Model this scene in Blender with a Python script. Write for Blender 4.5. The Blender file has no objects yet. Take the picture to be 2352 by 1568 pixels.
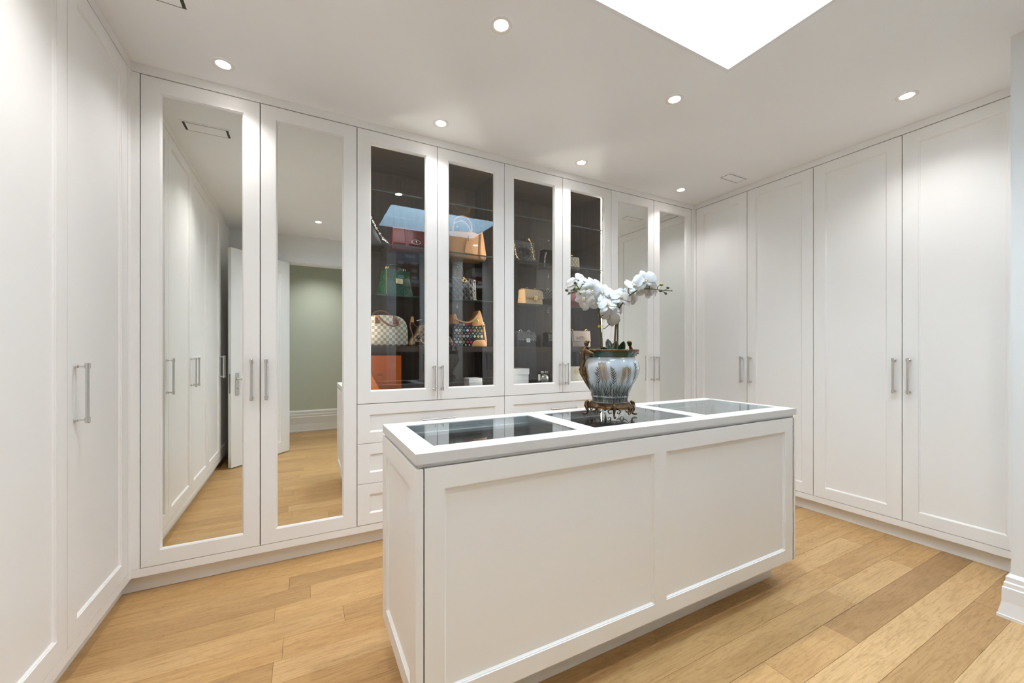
import bpy, bmesh, math, random
from mathutils import Vector, Matrix
from mathutils import noise as mnoise

S = bpy.context.scene
COL = S.collection
PI = math.pi
rnd = random.Random(7)

# ------------------------------------------------------------------ camera
cam_d = bpy.data.cameras.new('camera')
cam = bpy.data.objects.new('camera', cam_d)
COL.objects.link(cam)
cam.location = (0.7537, -2.6062, 1.2112)
cam.rotation_euler = (PI / 2, 0, -0.484365)
cam_d.sensor_width = 36.0
cam_d.sensor_fit = 'HORIZONTAL'
cam_d.lens = 910.505 / 2352 * 36
cam_d.shift_y = 22.88 / 2352
cam_d.clip_start = 0.02
S.camera = cam

# ------------------------------------------------------------------ world, exposure
W = bpy.data.worlds.new('sky')
S.world = W
W.use_nodes = True
bgn = W.node_tree.nodes['Background']
bgn.inputs[0].default_value = (0.62, 0.83, 1.0, 1)
bgn.inputs[1].default_value = 15.0
S.view_settings.view_transform = 'Standard'
S.view_settings.look = 'None'
S.view_settings.gamma = 1
S.view_settings.exposure = 0.93
S.view_settings.use_curve_mapping = False
SPOT_W = 23.0          # each recessed ceiling lamp
HALL_W = 31.0
cy = S.cycles
cy.max_bounces = 14
cy.diffuse_bounces = 6
cy.glossy_bounces = 8
cy.transmission_bounces = 8
cy.transparent_max_bounces = 24
cy.sample_clamp_indirect = 40
cy.caustics_reflective = False
cy.caustics_refractive = False
cy.use_denoising = True
cy.use_adaptive_sampling = True
cy.adaptive_threshold = 0.025

# ------------------------------------------------------------------ materials
MATS = {}
def nodes_of(name):
    m = bpy.data.materials.new(name)
    m.use_nodes = True
    MATS[name] = m
    return m, m.node_tree, m.node_tree.nodes['Principled BSDF']

def plain(name, rgb, rough=0.5, metal=0.0, spec=0.5, bump=0.0, bscale=60.0, var=0.0, vscale=8.0, coat=0.0):
    m, nt, b = nodes_of(name)
    b.inputs['Base Color'].default_value = (*rgb, 1)
    b.inputs['Roughness'].default_value = rough
    b.inputs['Metallic'].default_value = metal
    b.inputs['Specular IOR Level'].default_value = spec
    b.inputs['Coat Weight'].default_value = coat
    if bump or var:
        tc = nt.nodes.new('ShaderNodeTexCoord')
    if bump:
        nz = nt.nodes.new('ShaderNodeTexNoise'); nz.inputs['Scale'].default_value = bscale
        nz.inputs['Detail'].default_value = 4
        bp = nt.nodes.new('ShaderNodeBump'); bp.inputs['Strength'].default_value = bump
        bp.inputs['Distance'].default_value = 0.002
        nt.links.new(tc.outputs['Object'], nz.inputs['Vector'])
        nt.links.new(nz.outputs['Fac'], bp.inputs['Height'])
        nt.links.new(bp.outputs['Normal'], b.inputs['Normal'])
    if var:
        n2 = nt.nodes.new('ShaderNodeTexNoise'); n2.inputs['Scale'].default_value = vscale
        n2.inputs['Detail'].default_value = 5
        rp = nt.nodes.new('ShaderNodeValToRGB')
        rp.color_ramp.elements[0].position = 0.3; rp.color_ramp.elements[1].position = 0.7
        rp.color_ramp.elements[0].color = (*[c * (1 - var) for c in rgb], 1)
        rp.color_ramp.elements[1].color = (*[min(1, c * (1 + var)) for c in rgb], 1)
        nt.links.new(tc.outputs['Object'], n2.inputs['Vector'])
        nt.links.new(n2.outputs['Fac'], rp.inputs['Fac'])
        nt.links.new(rp.outputs['Color'], b.inputs['Base Color'])
    return m

def emitter(name, rgb, power):
    m, nt, b = nodes_of(name)
    b.inputs['Base Color'].default_value = (0.8, 0.8, 0.8, 1)
    b.inputs['Emission Color'].default_value = (*rgb, 1)
    b.inputs['Emission Strength'].default_value = power
    return m

def sheet_glass(name, f0, tint):
    """thin architectural glass: passes light straight, mirrors by a Schlick term"""
    m = bpy.data.materials.new(name); m.use_nodes = True; MATS[name] = m
    nt = m.node_tree; nt.nodes.clear()
    out = nt.nodes.new('ShaderNodeOutputMaterial')
    mix = nt.nodes.new('ShaderNodeMixShader')
    tr = nt.nodes.new('ShaderNodeBsdfTransparent'); tr.inputs[0].default_value = (*tint, 1)
    gl = nt.nodes.new('ShaderNodeBsdfGlossy'); gl.inputs['Roughness'].default_value = 0.0
    gl.inputs[0].default_value = (0.94, 0.97, 1.0, 1)
    ge = nt.nodes.new('ShaderNodeNewGeometry')
    dt = nt.nodes.new('ShaderNodeVectorMath'); dt.operation = 'DOT_PRODUCT'
    nt.links.new(ge.outputs['Incoming'], dt.inputs[0]); nt.links.new(ge.outputs['Normal'], dt.inputs[1])
    def mth(op, a, bval=None, link=None):
        n = nt.nodes.new('ShaderNodeMath'); n.operation = op
        if hasattr(a, 'links'): nt.links.new(a, n.inputs[0])
        else: n.inputs[0].default_value = a
        if link is not None: nt.links.new(link, n.inputs[1])
        elif bval is not None: n.inputs[1].default_value = bval
        return n.outputs[0]
    c = mth('ABSOLUTE', dt.outputs['Value'])
    k = mth('POWER', mth('SUBTRACT', 1.0, link=c), 5.0)
    f = mth('ADD', mth('MULTIPLY', k, 1 - f0), f0)
    nt.links.new(f, mix.inputs[0]); nt.links.new(tr.outputs[0], mix.inputs[1]); nt.links.new(gl.outputs[0], mix.inputs[2])
    nt.links.new(mix.outputs[0], out.inputs[0])
    return m

def oak(name):
    """tone of each board comes from its object colour (red channel); grain from its own shifted coordinates"""
    m, nt, b = nodes_of(name)
    L = nt.links.new; N = nt.nodes.new
    tc = N('ShaderNodeTexCoord'); oi = N('ShaderNodeObjectInfo')
    sp = N('ShaderNodeSeparateColor'); L(oi.outputs['Color'], sp.inputs[0])
    off = N('ShaderNodeVectorMath'); off.operation = 'SCALE'; off.inputs[0].default_value = (37.0, 23.0, 11.0)
    L(oi.outputs['Random'], off.inputs['Scale'])
    ad = N('ShaderNodeVectorMath'); ad.operation = 'ADD'
    L(tc.outputs['Object'], ad.inputs[0]); L(off.outputs[0], ad.inputs[1])
    def noise(scale, detail, dist):
        mp = N('ShaderNodeMapping'); mp.inputs['Scale'].default_value = scale; L(ad.outputs[0], mp.inputs[0])
        nz = N('ShaderNodeTexNoise'); nz.inputs['Scale'].default_value = 1.0; nz.inputs['Detail'].default_value = detail
        nz.inputs['Distortion'].default_value = dist; L(mp.outputs[0], nz.inputs['Vector']); return nz.outputs['Fac']
    def ramp(fac, p0, c0, p1, c1):
        r = N('ShaderNodeValToRGB'); e = r.color_ramp.elements
        e[0].position = p0; e[0].color = (*c0, 1); e[1].position = p1; e[1].color = (*c1, 1); L(fac, r.inputs['Fac']); return r.outputs[0]
    def mul(a, c, k):
        x = N('ShaderNodeMixRGB'); x.blend_type = 'MULTIPLY'; x.inputs[0].default_value = k; L(a, x.inputs[1]); L(c, x.inputs[2]); return x.outputs[0]
    base = N('ShaderNodeValToRGB'); e = base.color_ramp.elements
    e[0].position = 0.0; e[0].color = (0.355, 0.205, 0.092, 1)
    e[1].position = 1.0; e[1].color = (0.66, 0.445, 0.225, 1)
    for p, c in ((0.3, (0.47, 0.285, 0.125, 1)), (0.6, (0.575, 0.352, 0.152, 1))):
        x = e.new(p); x.color = c
    L(sp.outputs[0], base.inputs['Fac'])
    broad = ramp(noise((1.3, 7.0, 1.0), 4, 0.8), 0.3, (0.86, 0.83, 0.78), 0.7, (1.05, 1.05, 1.05))
    fibre = noise((9.0, 210.0, 1.0), 3, 0.25)
    fib = ramp(fibre, 0.30, (0.80, 0.76, 0.70), 0.55, (1.03, 1.03, 1.03))
    # cathedral rings: contours of a slow field
    slow = noise((0.9, 9.0, 1.0), 2, 0.4)
    mm = N('ShaderNodeMath'); mm.operation = 'MULTIPLY'; L(slow, mm.inputs[0]); mm.inputs[1].default_value = 26.0
    fr = N('ShaderNodeMath'); fr.operation = 'PINGPONG'; L(mm.outputs[0], fr.inputs[0]); fr.inputs[1].default_value = 1.0
    rings = ramp(fr.outputs[0], 0.05, (0.84, 0.80, 0.74), 0.42, (1.02, 1.02, 1.02))
    fleck = ramp(noise((34.0, 120.0, 1.0), 2, 0.6), 0.34, (0.80, 0.75, 0.68), 0.44, (1, 1, 1))
    vo = N('ShaderNodeTexVoronoi'); vo.inputs['Scale'].default_value = 1.6
    mp3 = N('ShaderNodeMapping'); mp3.inputs['Scale'].default_value = (1.0, 2.2, 1.0); L(ad.outputs[0], mp3.inputs[0]); L(mp3.outputs[0], vo.inputs['Vector'])
    knots = ramp(vo.outputs['Distance'], 0.012, (0.45, 0.36, 0.28), 0.05, (1, 1, 1))
    c = mul(mul(mul(mul(mul(base.outputs[0], broad, 0.9), fib, 0.75), rings, 0.55), fleck, 0.6), knots, 1.0)
    L(c, b.inputs['Base Color'])
    b.inputs['Roughness'].default_value = 0.42
    b.inputs['Specular IOR Level'].default_value = 0.35
    bp = N('ShaderNodeBump'); bp.inputs['Strength'].default_value = 0.10; bp.inputs['Distance'].default_value = 0.001
    L(fibre, bp.inputs['Height']); L(bp.outputs[0], b.inputs['Normal'])
    return m

def walnut(name, vertical=True):
    m, nt, b = nodes_of(name)
    L = nt.links.new; N = nt.nodes.new
    tc = N('ShaderNodeTexCoord')
    mp = N('ShaderNodeMapping'); mp.inputs['Scale'].default_value = (26.0, 26.0, 1.6) if vertical else (1.6, 26.0, 26.0)
    L(tc.outputs['Object'], mp.inputs[0])
    nz = N('ShaderNodeTexNoise'); nz.inputs['Scale'].default_value = 1.5; nz.inputs['Detail'].default_value = 6
    nz.inputs['Distortion'].default_value = 0.6
    L(mp.outputs[0], nz.inputs['Vector'])
    rp = N('ShaderNodeValToRGB'); rp.color_ramp.elements[0].position = 0.3; rp.color_ramp.elements[1].position = 0.72
    rp.color_ramp.elements[0].color = (0.027, 0.0175, 0.012, 1); rp.color_ramp.elements[1].color = (0.075, 0.048, 0.032, 1)
    L(nz.outputs['Fac'], rp.inputs['Fac']); L(rp.outputs[0], b.inputs['Base Color'])
    b.inputs['Roughness'].default_value = 0.45
    return m

def quilted(name, rgb, cell=0.03, rough=0.35, chevron=False):
    m, nt, b = nodes_of(name)
    L = nt.links.new; N = nt.nodes.new
    tc = N('ShaderNodeTexCoord'); sx = N('ShaderNodeSeparateXYZ'); L(tc.outputs['Object'], sx.inputs[0])
    def mth(op, a, v=None, lk=None):
        n = N('ShaderNodeMath'); n.operation = op
        if hasattr(a, 'links'): L(a, n.inputs[0])
        else: n.inputs[0].default_value = a
        if lk is not None: L(lk, n.inputs[1])
        elif v is not None: n.inputs[1].default_value = v
        return n.outputs[0]
    h = mth('ADD', sx.outputs['X'], lk=mth('MULTIPLY', sx.outputs['Y'], 0.7))
    z = sx.outputs['Z']
    if chevron:
        hh = mth('ABSOLUTE', mth('SUBTRACT', mth('FRACT', mth('MULTIPLY', h, 8.0)), 0.5))
        a = mth('ADD', z, lk=mth('MULTIPLY', hh, 0.10))
        p1 = mth('ABSOLUTE', mth('SUBTRACT', mth('FRACT', mth('MULTIPLY', a, 1 / cell)), 0.5)); mn = mth('SUBTRACT', 0.5, lk=p1)
    else:
        a = mth('ADD', z, lk=mth('MULTIPLY', h, 1.15)); c = mth('SUBTRACT', z, lk=mth('MULTIPLY', h, 1.15))
        p1 = mth('SUBTRACT', 0.5, lk=mth('ABSOLUTE', mth('SUBTRACT', mth('FRACT', mth('MULTIPLY', a, 1 / cell)), 0.5)))
        p2 = mth('SUBTRACT', 0.5, lk=mth('ABSOLUTE', mth('SUBTRACT', mth('FRACT', mth('MULTIPLY', c, 1 / cell)), 0.5)))
        mn = mth('MINIMUM', p1, lk=p2)
    hgt = mth('POWER', mth('MULTIPLY', mn, 2.0), 0.5)
    rp = N('ShaderNodeValToRGB'); rp.color_ramp.elements[0].position = 0.05; rp.color_ramp.elements[1].position = 0.45
    rp.color_ramp.elements[0].color = (*[v * 0.45 for v in rgb], 1); rp.color_ramp.elements[1].color = (*rgb, 1)
    L(hgt, rp.inputs['Fac']); L(rp.outputs[0], b.inputs['Base Color'])
    bp = N('ShaderNodeBump'); bp.inputs['Strength'].default_value = 0.9; bp.inputs['Distance'].default_value = 0.006
    L(hgt, bp.inputs['Height']); L(bp.outputs[0], b.inputs['Normal'])
    b.inputs['Roughness'].default_value = rough
    return m

def checks(name, c1, c2, size):
    m, nt, b = nodes_of(name)
    tc = nt.nodes.new('ShaderNodeTexCoord'); ck = nt.nodes.new('ShaderNodeTexChecker')
    mp = nt.nodes.new('ShaderNodeMapping'); mp.inputs['Location'].default_value = (0.003, 0.0031, 0.0037)
    nt.links.new(tc.outputs['Object'], mp.inputs[0]); nt.links.new(mp.outputs[0], ck.inputs['Vector'])
    ck.inputs['Color1'].default_value = (*c1, 1); ck.inputs['Color2'].default_value = (*c2, 1)
    ck.inputs['Scale'].default_value = 1 / size
    nt.links.new(ck.outputs[0], b.inputs['Base Color'])
    b.inputs['Roughness'].default_value = 0.45
    return m

def croc(name, rgb):
    m, nt, b = nodes_of(name)
    tc = nt.nodes.new('ShaderNodeTexCoord'); vo = nt.nodes.new('ShaderNodeTexVoronoi'); vo.feature = 'DISTANCE_TO_EDGE'
    vo.inputs['Scale'].default_value = 75
    rp = nt.nodes.new('ShaderNodeValToRGB'); rp.color_ramp.elements[1].position = 0.2
    rp.color_ramp.elements[0].color = (*[v * 0.35 for v in rgb], 1); rp.color_ramp.elements[1].color = (*rgb, 1)
    bp = nt.nodes.new('ShaderNodeBump'); bp.inputs['Strength'].default_value = 0.7; bp.inputs['Distance'].default_value = 0.003
    nt.links.new(tc.outputs['Object'], vo.inputs['Vector'])
    nt.links.new(vo.outputs['Distance'], rp.inputs['Fac']); nt.links.new(rp.outputs[0], b.inputs['Base Color'])
    nt.links.new(vo.outputs['Distance'], bp.inputs['Height']); nt.links.new(bp.outputs[0], b.inputs['Normal'])
    b.inputs['Roughness'].default_value = 0.25
    return m

paint = plain('cabinet_paint', (0.86, 0.858, 0.85), 0.38, bump=0.01, bscale=40)
ceil_m = plain('ceiling_paint', (0.93, 0.94, 0.955), 0.8, bump=0.02, bscale=150)
wall_m = plain('wall_paint', (0.83, 0.83, 0.82), 0.7, bump=0.02, bscale=150)
trim_m = plain('trim_paint', (0.84, 0.85, 0.86), 0.4)
slab_m = plain('island_top_paint', (0.69, 0.69, 0.69), 0.35)
hall_m = plain('sage_wall_paint', (0.61, 0.665, 0.585), 0.75, bump=0.02, bscale=150)
shaft_m = plain('shaft_paint', (0.88, 0.89, 0.9), 0.8)
gap_m = plain('carcass_brown', (0.06, 0.047, 0.036), 0.6)
wood = walnut('walnut_vertical', True)
wood_h = walnut('walnut_horizontal', False)
oak_m = oak('oak_plank')
sub_m = plain('subfloor', (0.10, 0.065, 0.035), 0.8)
nickel = plain('polished_nickel', (0.66, 0.66, 0.65), 0.17, 1.0)
gold = plain('gold_metal', (0.80, 0.56, 0.24), 0.22, 1.0)
silver = plain('silver_metal', (0.78, 0.77, 0.74), 0.18, 1.0)
mirror_m = plain('mirror_silver', (0.86, 0.875, 0.845), 0.0, 1.0)
glass_m = sheet_glass("door_glass", 0.046, (0.93, 0.95, 0.96))
glass_top = sheet_glass('top_glass', 0.07, (0.90, 0.93, 0.93))
glass_shelf = sheet_glass('shelf_glass', 0.045, (0.95, 0.97, 0.96))
glass_edge = plain('glass_edge', (0.055, 0.075, 0.068), 0.25)
glass_roof = sheet_glass('roof_glass', 0.04, (0.95, 0.97, 0.98))
lens_m = emitter('lamp_lens', (1.0, 0.95, 0.88), 14.0)
led_m = emitter('led_strip', (1.0, 0.90, 0.74), 13.0)
lamp_trim = plain('lamp_trim', (0.86, 0.85, 0.83), 0.5)
vent_dark = plain('vent_slot', (0.06, 0.055, 0.05), 0.8)
black_gloss = plain('black_glass', (0.006, 0.006, 0.007), 0.06)
felt_dark = plain('dark_liner', (0.02, 0.017, 0.015), 0.7, var=0.8, vscale=28)
felt_tan = plain('tan_liner', (0.52, 0.46, 0.38), 0.8)
bronze = plain('aged_bronze', (0.135, 0.082, 0.042), 0.38, 0.85, bump=0.35, bscale=90, var=0.5, vscale=70)
green_glaze = plain('green_glaze', (0.012, 0.05, 0.028), 0.15)
porcelain = plain('porcelain', (0.50, 0.55, 0.59), 0.12, var=0.10, vscale=7, coat=0.4)
moss = plain('moss', (0.03, 0.045, 0.015), 0.9, bump=0.8, bscale=120)

# ------------------------------------------------------------------ mesh helpers
class MB:
    def __init__(s):
        s.v = []; s.f = []; s.mi = []; s.m = 0
    def add(s, vs, fs):
        o = len(s.v); s.v += [Vector(p) for p in vs]
        for f in fs:
            s.f.append([o + i for i in f]); s.mi.append(s.m)
    def box(s, x0, x1, y0, y1, z0, z1):
        s.add([(x0, y0, z0), (x1, y0, z0), (x1, y1, z0), (x0, y1, z0), (x0, y0, z1), (x1, y0, z1), (x1, y1, z1), (x0, y1, z1)],
              [(0, 3, 2, 1), (4, 5, 6, 7), (0, 1, 5, 4), (1, 2, 6, 5), (2, 3, 7, 6), (3, 0, 4, 7)])
        return s
    def tube(s, pts, r, n=8, closed=False, caps=True):
        pts = [Vector(p) for p in pts]; k = len(pts)
        rs = r if isinstance(r, (list, tuple)) else [r] * k
        rings = []; up = None
        for i, p in enumerate(pts):
            a = pts[(i - 1) % k] if (closed or i > 0) else p
            b = pts[(i + 1) % k] if (closed or i < k - 1) else p
            t = (b - a).normalized()
            if up is None:
                up = Vector((0, 0, 1)) if abs(t.z) < 0.9 else Vector((1, 0, 0))
            x = t.cross(up)
            if x.length < 1e-5: x = t.orthogonal()
            x.normalize(); y = x.cross(t).normalized(); up = y
            rings.append([p + (x * math.cos(2 * PI * j / n) + y * math.sin(2 * PI * j / n)) * rs[i] for j in range(n)])
        o = []
        fs = []
        for q in rings: o += q
        for i in range(k if closed else k - 1):
            a = i * n; b = ((i + 1) % k) * n
            for j in range(n):
                fs.append((a + j, a + (j + 1) % n, b + (j + 1) % n, b + j))
        if caps and not closed:
            fs.append(tuple(range(n - 1, -1, -1))); fs.append(tuple((k - 1) * n + j for j in range(n)))
        s.add(o, fs); return s
    def lathe(s, prof, c=(0, 0, 0), n=32, axis='z', close=True):
        c = Vector(c); vs = []
        for r, z in prof:
            for j in range(n):
                a = 2 * PI * j / n
                d = (r * math.cos(a), r * math.sin(a), z)
                if axis == 'y': d = (d[0], d[2], d[1])
                if axis == 'x': d = (d[2], d[0], d[1])
                vs.append(c + Vector(d))
        fs = []
        for i in range(len(prof) - 1):
            for j in range(n):
                fs.append((i * n + j, i * n + (j + 1) % n, (i + 1) * n + (j + 1) % n, (i + 1) * n + j))
        if close:
            fs.append(tuple(range(n - 1, -1, -1))); fs.append(tuple((len(prof) - 1) * n + j for j in range(n)))
        s.add(vs, fs); return s
    def ball(s, c, r, nu=12, nv=8, rot=None):
        rr = r if isinstance(r, (tuple, list)) else (r, r, r)
        c = Vector(c); vs = []; fs = []
        for i in range(nv + 1):
            t = PI * i / nv
            for j in range(nu):
                p = 2 * PI * j / nu
                q = Vector((rr[0] * math.sin(t) * math.cos(p), rr[1] * math.sin(t) * math.sin(p), rr[2] * math.cos(t)))
                if rot is not None: q = rot @ q
                vs.append(c + q)
        for i in range(nv):
            for j in range(nu):
                fs.append((i * nu + j, (i + 1) * nu + j, (i + 1) * nu + (j + 1) % nu, i * nu + (j + 1) % nu))
        s.add(vs, fs); return s
    def prism(s, poly, y0, y1):
        """outline in (x,z) extruded along y"""
        n = len(poly)
        vs = [(x, y0, z) for x, z in poly] + [(x, y1, z) for x, z in poly]
        fs = [tuple(range(n)), tuple(range(2 * n - 1, n - 1, -1))] + [(i, i + n, (i + 1) % n + n, (i + 1) % n) for i in range(n)]
        s.add(vs, fs); return s

def root_loc(o):
    v = Vector((0, 0, 0))
    while o is not None:
        v += o.location; o = o.parent
    return v

def finish(name, mb, mats, parent=None, smooth=False, bevel=0.0, local=False, base=None, weld=True, segs=2):
    bm = bmesh.new()
    off = Vector((0, 0, 0))
    if parent is not None and not local: off = root_loc(parent)
    elif base is not None: off = Vector(base)
    vs = [bm.verts.new(p - off) for p in mb.v]
    for f, mi in zip(mb.f, mb.mi):
        try:
            q = bm.faces.new([vs[i] for i in f]); q.material_index = mi
        except ValueError:
            pass
    if weld: bmesh.ops.remove_doubles(bm, verts=bm.verts, dist=1e-6)
    bmesh.ops.recalc_face_normals(bm, faces=bm.faces)
    if bevel:
        ed = [e for e in bm.edges if len(e.link_faces) == 2 and e.calc_face_angle(0) > 0.5]
        bmesh.ops.bevel(bm, geom=ed, offset=bevel, segments=segs, affect='EDGES', profile=0.5)
    me = bpy.data.meshes.new(name)
    bm.to_mesh(me); bm.free()
    for m in (mats if isinstance(mats, (list, tuple)) else [mats]): me.materials.append(m)
    if smooth:
        for p in me.polygons: p.use_smooth = True
        if smooth != 'all':
            me.set_sharp_from_angle(angle=math.radians(smooth if not isinstance(smooth, bool) else 40))
    o = bpy.data.objects.new(name, me)
    COL.objects.link(o)
    if parent is not None: o.parent = parent
    elif base is not None: o.location = base
    return o

def thing(name, label, cat, loc, rot=0.0, group=None):
    o = bpy.data.objects.new(name, None); COL.objects.link(o)
    o.empty_display_size = 0.05
    o.location = loc; o.rotation_euler = (0, 0, rot); o['label'] = label; o['category'] = cat
    if group: o['group'] = group
    return o

def tag(o, label, cat, group=None):
    o['label'] = label; o['category'] = cat
    if group: o['group'] = group
    return o

def structure(o):
    o['kind'] = 'structure'; return o

# face-local frame: origin o, direction du along the wall, dn out of the face
class Face:
    def __init__(s, o, du, dn):
        s.o = Vector(o); s.du = Vector(du); s.dn = Vector(dn)
    def P(s, u, z, n): return s.o + s.du * u + Vector((0, 0, z)) + s.dn * n
    def box(s, mb, u0, u1, z0, z1, n0, n1):
        P = s.P
        mb.add([P(u0, z0, n0), P(u1, z0, n0), P(u1, z0, n1), P(u0, z0, n1), P(u0, z1, n0), P(u1, z1, n0), P(u1, z1, n1), P(u0, z1, n1)],
               [(0, 3, 2, 1), (4, 5, 6, 7), (0, 1, 5, 4), (1, 2, 6, 5), (2, 3, 7, 6), (3, 0, 4, 7)])
    def sweep(s, mb, u0, u1, z0, z1, prof, fill_last=False, fill_first=False):
        """prof: (inset_u, inset_z, n) rectangles joined one to the next"""
        P = s.P; vs = []; fs = []
        for iu, iz, n in prof:
            vs += [P(u0 + iu, z0 + iz, n), P(u1 - iu, z0 + iz, n), P(u1 - iu, z1 - iz, n), P(u0 + iu, z1 - iz, n)]
        for i in range(len(prof) - 1):
            for j in range(4):
                fs.append((i * 4 + j, i * 4 + (j + 1) % 4, i * 4 + 4 + (j + 1) % 4, i * 4 + 4 + j))
        k = (len(prof) - 1) * 4
        if fill_last: fs.append((k, k + 1, k + 2, k + 3))
        if fill_first: fs.append((3, 2, 1, 0))
        mb.add(vs, fs)

def shaker(F, name, u0, u1, z0, z1, parent, su=0.073, sz=0.074, inner='panel', t=0.022, depth=0.010):
    """frame-and-panel front: frame with stepped bead, plus its panel, glass or mirror"""
    fr = MB()
    pr = [(0, 0, -t), (0, 0, -0.0006), (0.0006, 0.0006, 0), (su, sz, 0), (su + 0.0004, sz + 0.0004, -0.0030), (su + 0.0040, sz + 0.0040, -0.0042),
          (su + 0.0045, sz + 0.0045, -0.0062), (su + 0.0085, sz + 0.0085, -depth)]
    closed_back = inner == 'panel'
    if not closed_back:
        pr += [(su + 0.0085, sz + 0.0085, -t), (0, 0, -t)]
    F.sweep(fr, u0, u1, z0, z1, pr, fill_first=closed_back)
    d = finish(name, fr, paint, parent)
    pn = MB(); q = 0.0085
    if inner == 'panel':
        F.box(pn, u0 + su + q - 0.002, u1 - su - q + 0.002, z0 + sz + q - 0.002, z1 - sz - q + 0.002, -t + 0.002, -depth + 0.0002)
        finish('door_panel', pn, paint, d)
    elif inner == 'mirror':
        F.box(pn, u0 + su + q - 0.001, u1 - su - q + 0.001, z0 + sz + q - 0.001, z1 - sz - q + 0.001, -t + 0.002, -depth - 0.001)
        finish('mirror_panel', pn, mirror_m, d)
    else:
        F.box(pn, u0 + su + q - 0.001, u1 - su - q + 0.001, z0 + sz + q - 0.001, z1 - sz - q + 0.001, -t + 0.005, -depth - 0.001)
        finish('glass_pane', pn, glass_m, d)
    return d

def bar_handle(F, u, z, length, parent, vertical=True, reach=0.036):
    mb = MB()
    def Q(a, n):  # a along the bar
        return F.P(u, z + a, n) if vertical else F.P(u + a, z, n)
    h = length / 2
    mb.tube([Q(-h + 0.016, reach), Q(h - 0.016, reach)], 0.0062, 12)
    for sg in (-1, 1):
        mb.tube([Q(sg * (h - 0.022), reach), Q(sg * (h - 0.0215), reach), Q(sg * (h - 0.002), reach), Q(sg * h, reach)], [0.0062, 0.0080, 0.0080, 0.0062], 12)
        p = sg * (h - 0.013)
        mb.tube([Q(p, -0.0005), Q(p, 0.010), Q(p, 0.0125), Q(p, reach)], [0.0072, 0.0072, 0.0042, 0.0042], 10)
    return finish('handle', mb, nickel, parent, smooth=40)

# ------------------------------------------------------------------ key dimensions
ZC = 2.643            # ceiling
ZT, ZB = 2.592, 0.1325  # cabinet doors
XR = 4.1405           # face of the cabinets on the right
YF = -2.947           # wall behind the camera
G = 0.0021            # half of the gap between doors

# ------------------------------------------------------------------ room shell
def slab(name, boxes, mat, parent=None):
    mb = MB()
    for b in boxes: mb.box(*b)
    o = finish(name, mb, mat, parent, weld=False)
    if parent is None: structure(o)
    return o

fl = slab('floor', [(-0.62, 4.80, -4.40, 0.62, -0.12, -0.0145)], sub_m)
SKX0, SKX1, SKY0, SKY1 = 1.510, 2.662, -2.057, -1.336
HX0, HX1, HY0, HY1 = SKX0 - 0.02, SKX1 + 0.02, SKY0 - 0.02, SKY1 + 0.02
ceiling = slab('ceiling', [(-0.62, HX0, -4.40, 0.62, ZC, ZC + 0.10), (HX1, 4.80, -4.40, 0.62, ZC, ZC + 0.10),
                           (HX0, HX1, -4.40, HY0, ZC, ZC + 0.10), (HX0, HX1, HY1, 0.62, ZC, ZC + 0.10)], ceil_m)
slab('wall_back', [(-0.62, 4.80, 0.56, 0.62, -0.0145, ZC)], wall_m)
slab('wall_left', [(-0.62, -0.56, YF, 0.56, -0.0145, ZC)], wall_m)
slab('wall_right', [(4.73, 4.80, -2.066, 0.56, -0.0145, ZC), (3.605, 4.80, YF, -2.066, -0.0145, ZC)], wall_m)
DX0, DX1, DZ = 0.60, 1.375, 2.297
slab('wall_front', [(-0.56, DX0 - 0.02, YF - 0.12, YF, -0.0145, ZC), (DX1 + 0.02, 3.605, YF - 0.12, YF, -0.0145, ZC),
                    (DX0 - 0.02, DX1 + 0.02, YF - 0.12, YF, DZ + 0.02, ZC)], wall_m)
slab('wall_hall', [(-0.62, 2.4, -4.26, -4.15, -0.0145, ZC), (-0.62, -0.50, -4.15, YF - 0.12, -0.0145, ZC), (2.30, 2.4, -4.15, YF - 0.12, -0.0145, ZC)], hall_m)

# stepped baseboards
BB = [(0.0355, 0.0), (0.0355, 0.0135), (0.0310, 0.0165), (0.0300, 0.030), (0.0228, 0.036), (0.0222, 0.136), (0.0178, 0.1405), (0.0176, 0.1590),
      (0.0132, 0.1640), (0.0128, 0.1850), (0.0060, 0.1930), (0.0, 0.1995)]
def baseboard(name, path, prof=BB):
    """path: (x,y) corners, outward on the left hand side of travel"""
    mb = MB(); n = len(path); k = len(prof); vs = []
    for i, p in enumerate(path):
        p = Vector(p)
        dirs = []
        if i > 0: dirs.append((p - Vector(path[i - 1])).normalized())
        if i < n - 1: dirs.append((Vector(path[i + 1]) - p).normalized())
        nr = [Vector((-d.y, d.x)) for d in dirs]
        if len(nr) == 2:
            m_ = (nr[0] + nr[1]); off = m_ / (1 + nr[0].dot(nr[1]))
        else: off = nr[0]
        for a, z in prof: vs.append((p.x + off.x * a, p.y + off.y * a, z))
    fs = []
    for i in range(n - 1):
        for j in range(k - 1): fs.append((i * k + j, (i + 1) * k + j, (i + 1) * k + j + 1, i * k + j + 1))
        fs.append((i * k + k - 1, (i + 1) * k + k - 1, (i + 1) * k, i * k))
    fs.append(tuple(range(k))); fs.append(tuple((n - 1) * k + j for j in range(k - 1, -1, -1)))
    mb.add(vs, fs)
    return structure(finish(name, mb, trim_m, weld=False))
baseboard('baseboard_right', [(3.605, -2.560), (3.605, -2.066), (4.10, -2.066)])
hallbb = [(a, z * 1.62) for a, z in BB]
baseboard('baseboard_hall', [(-0.50, -4.15), (2.30, -4.15)], hallbb)

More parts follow.
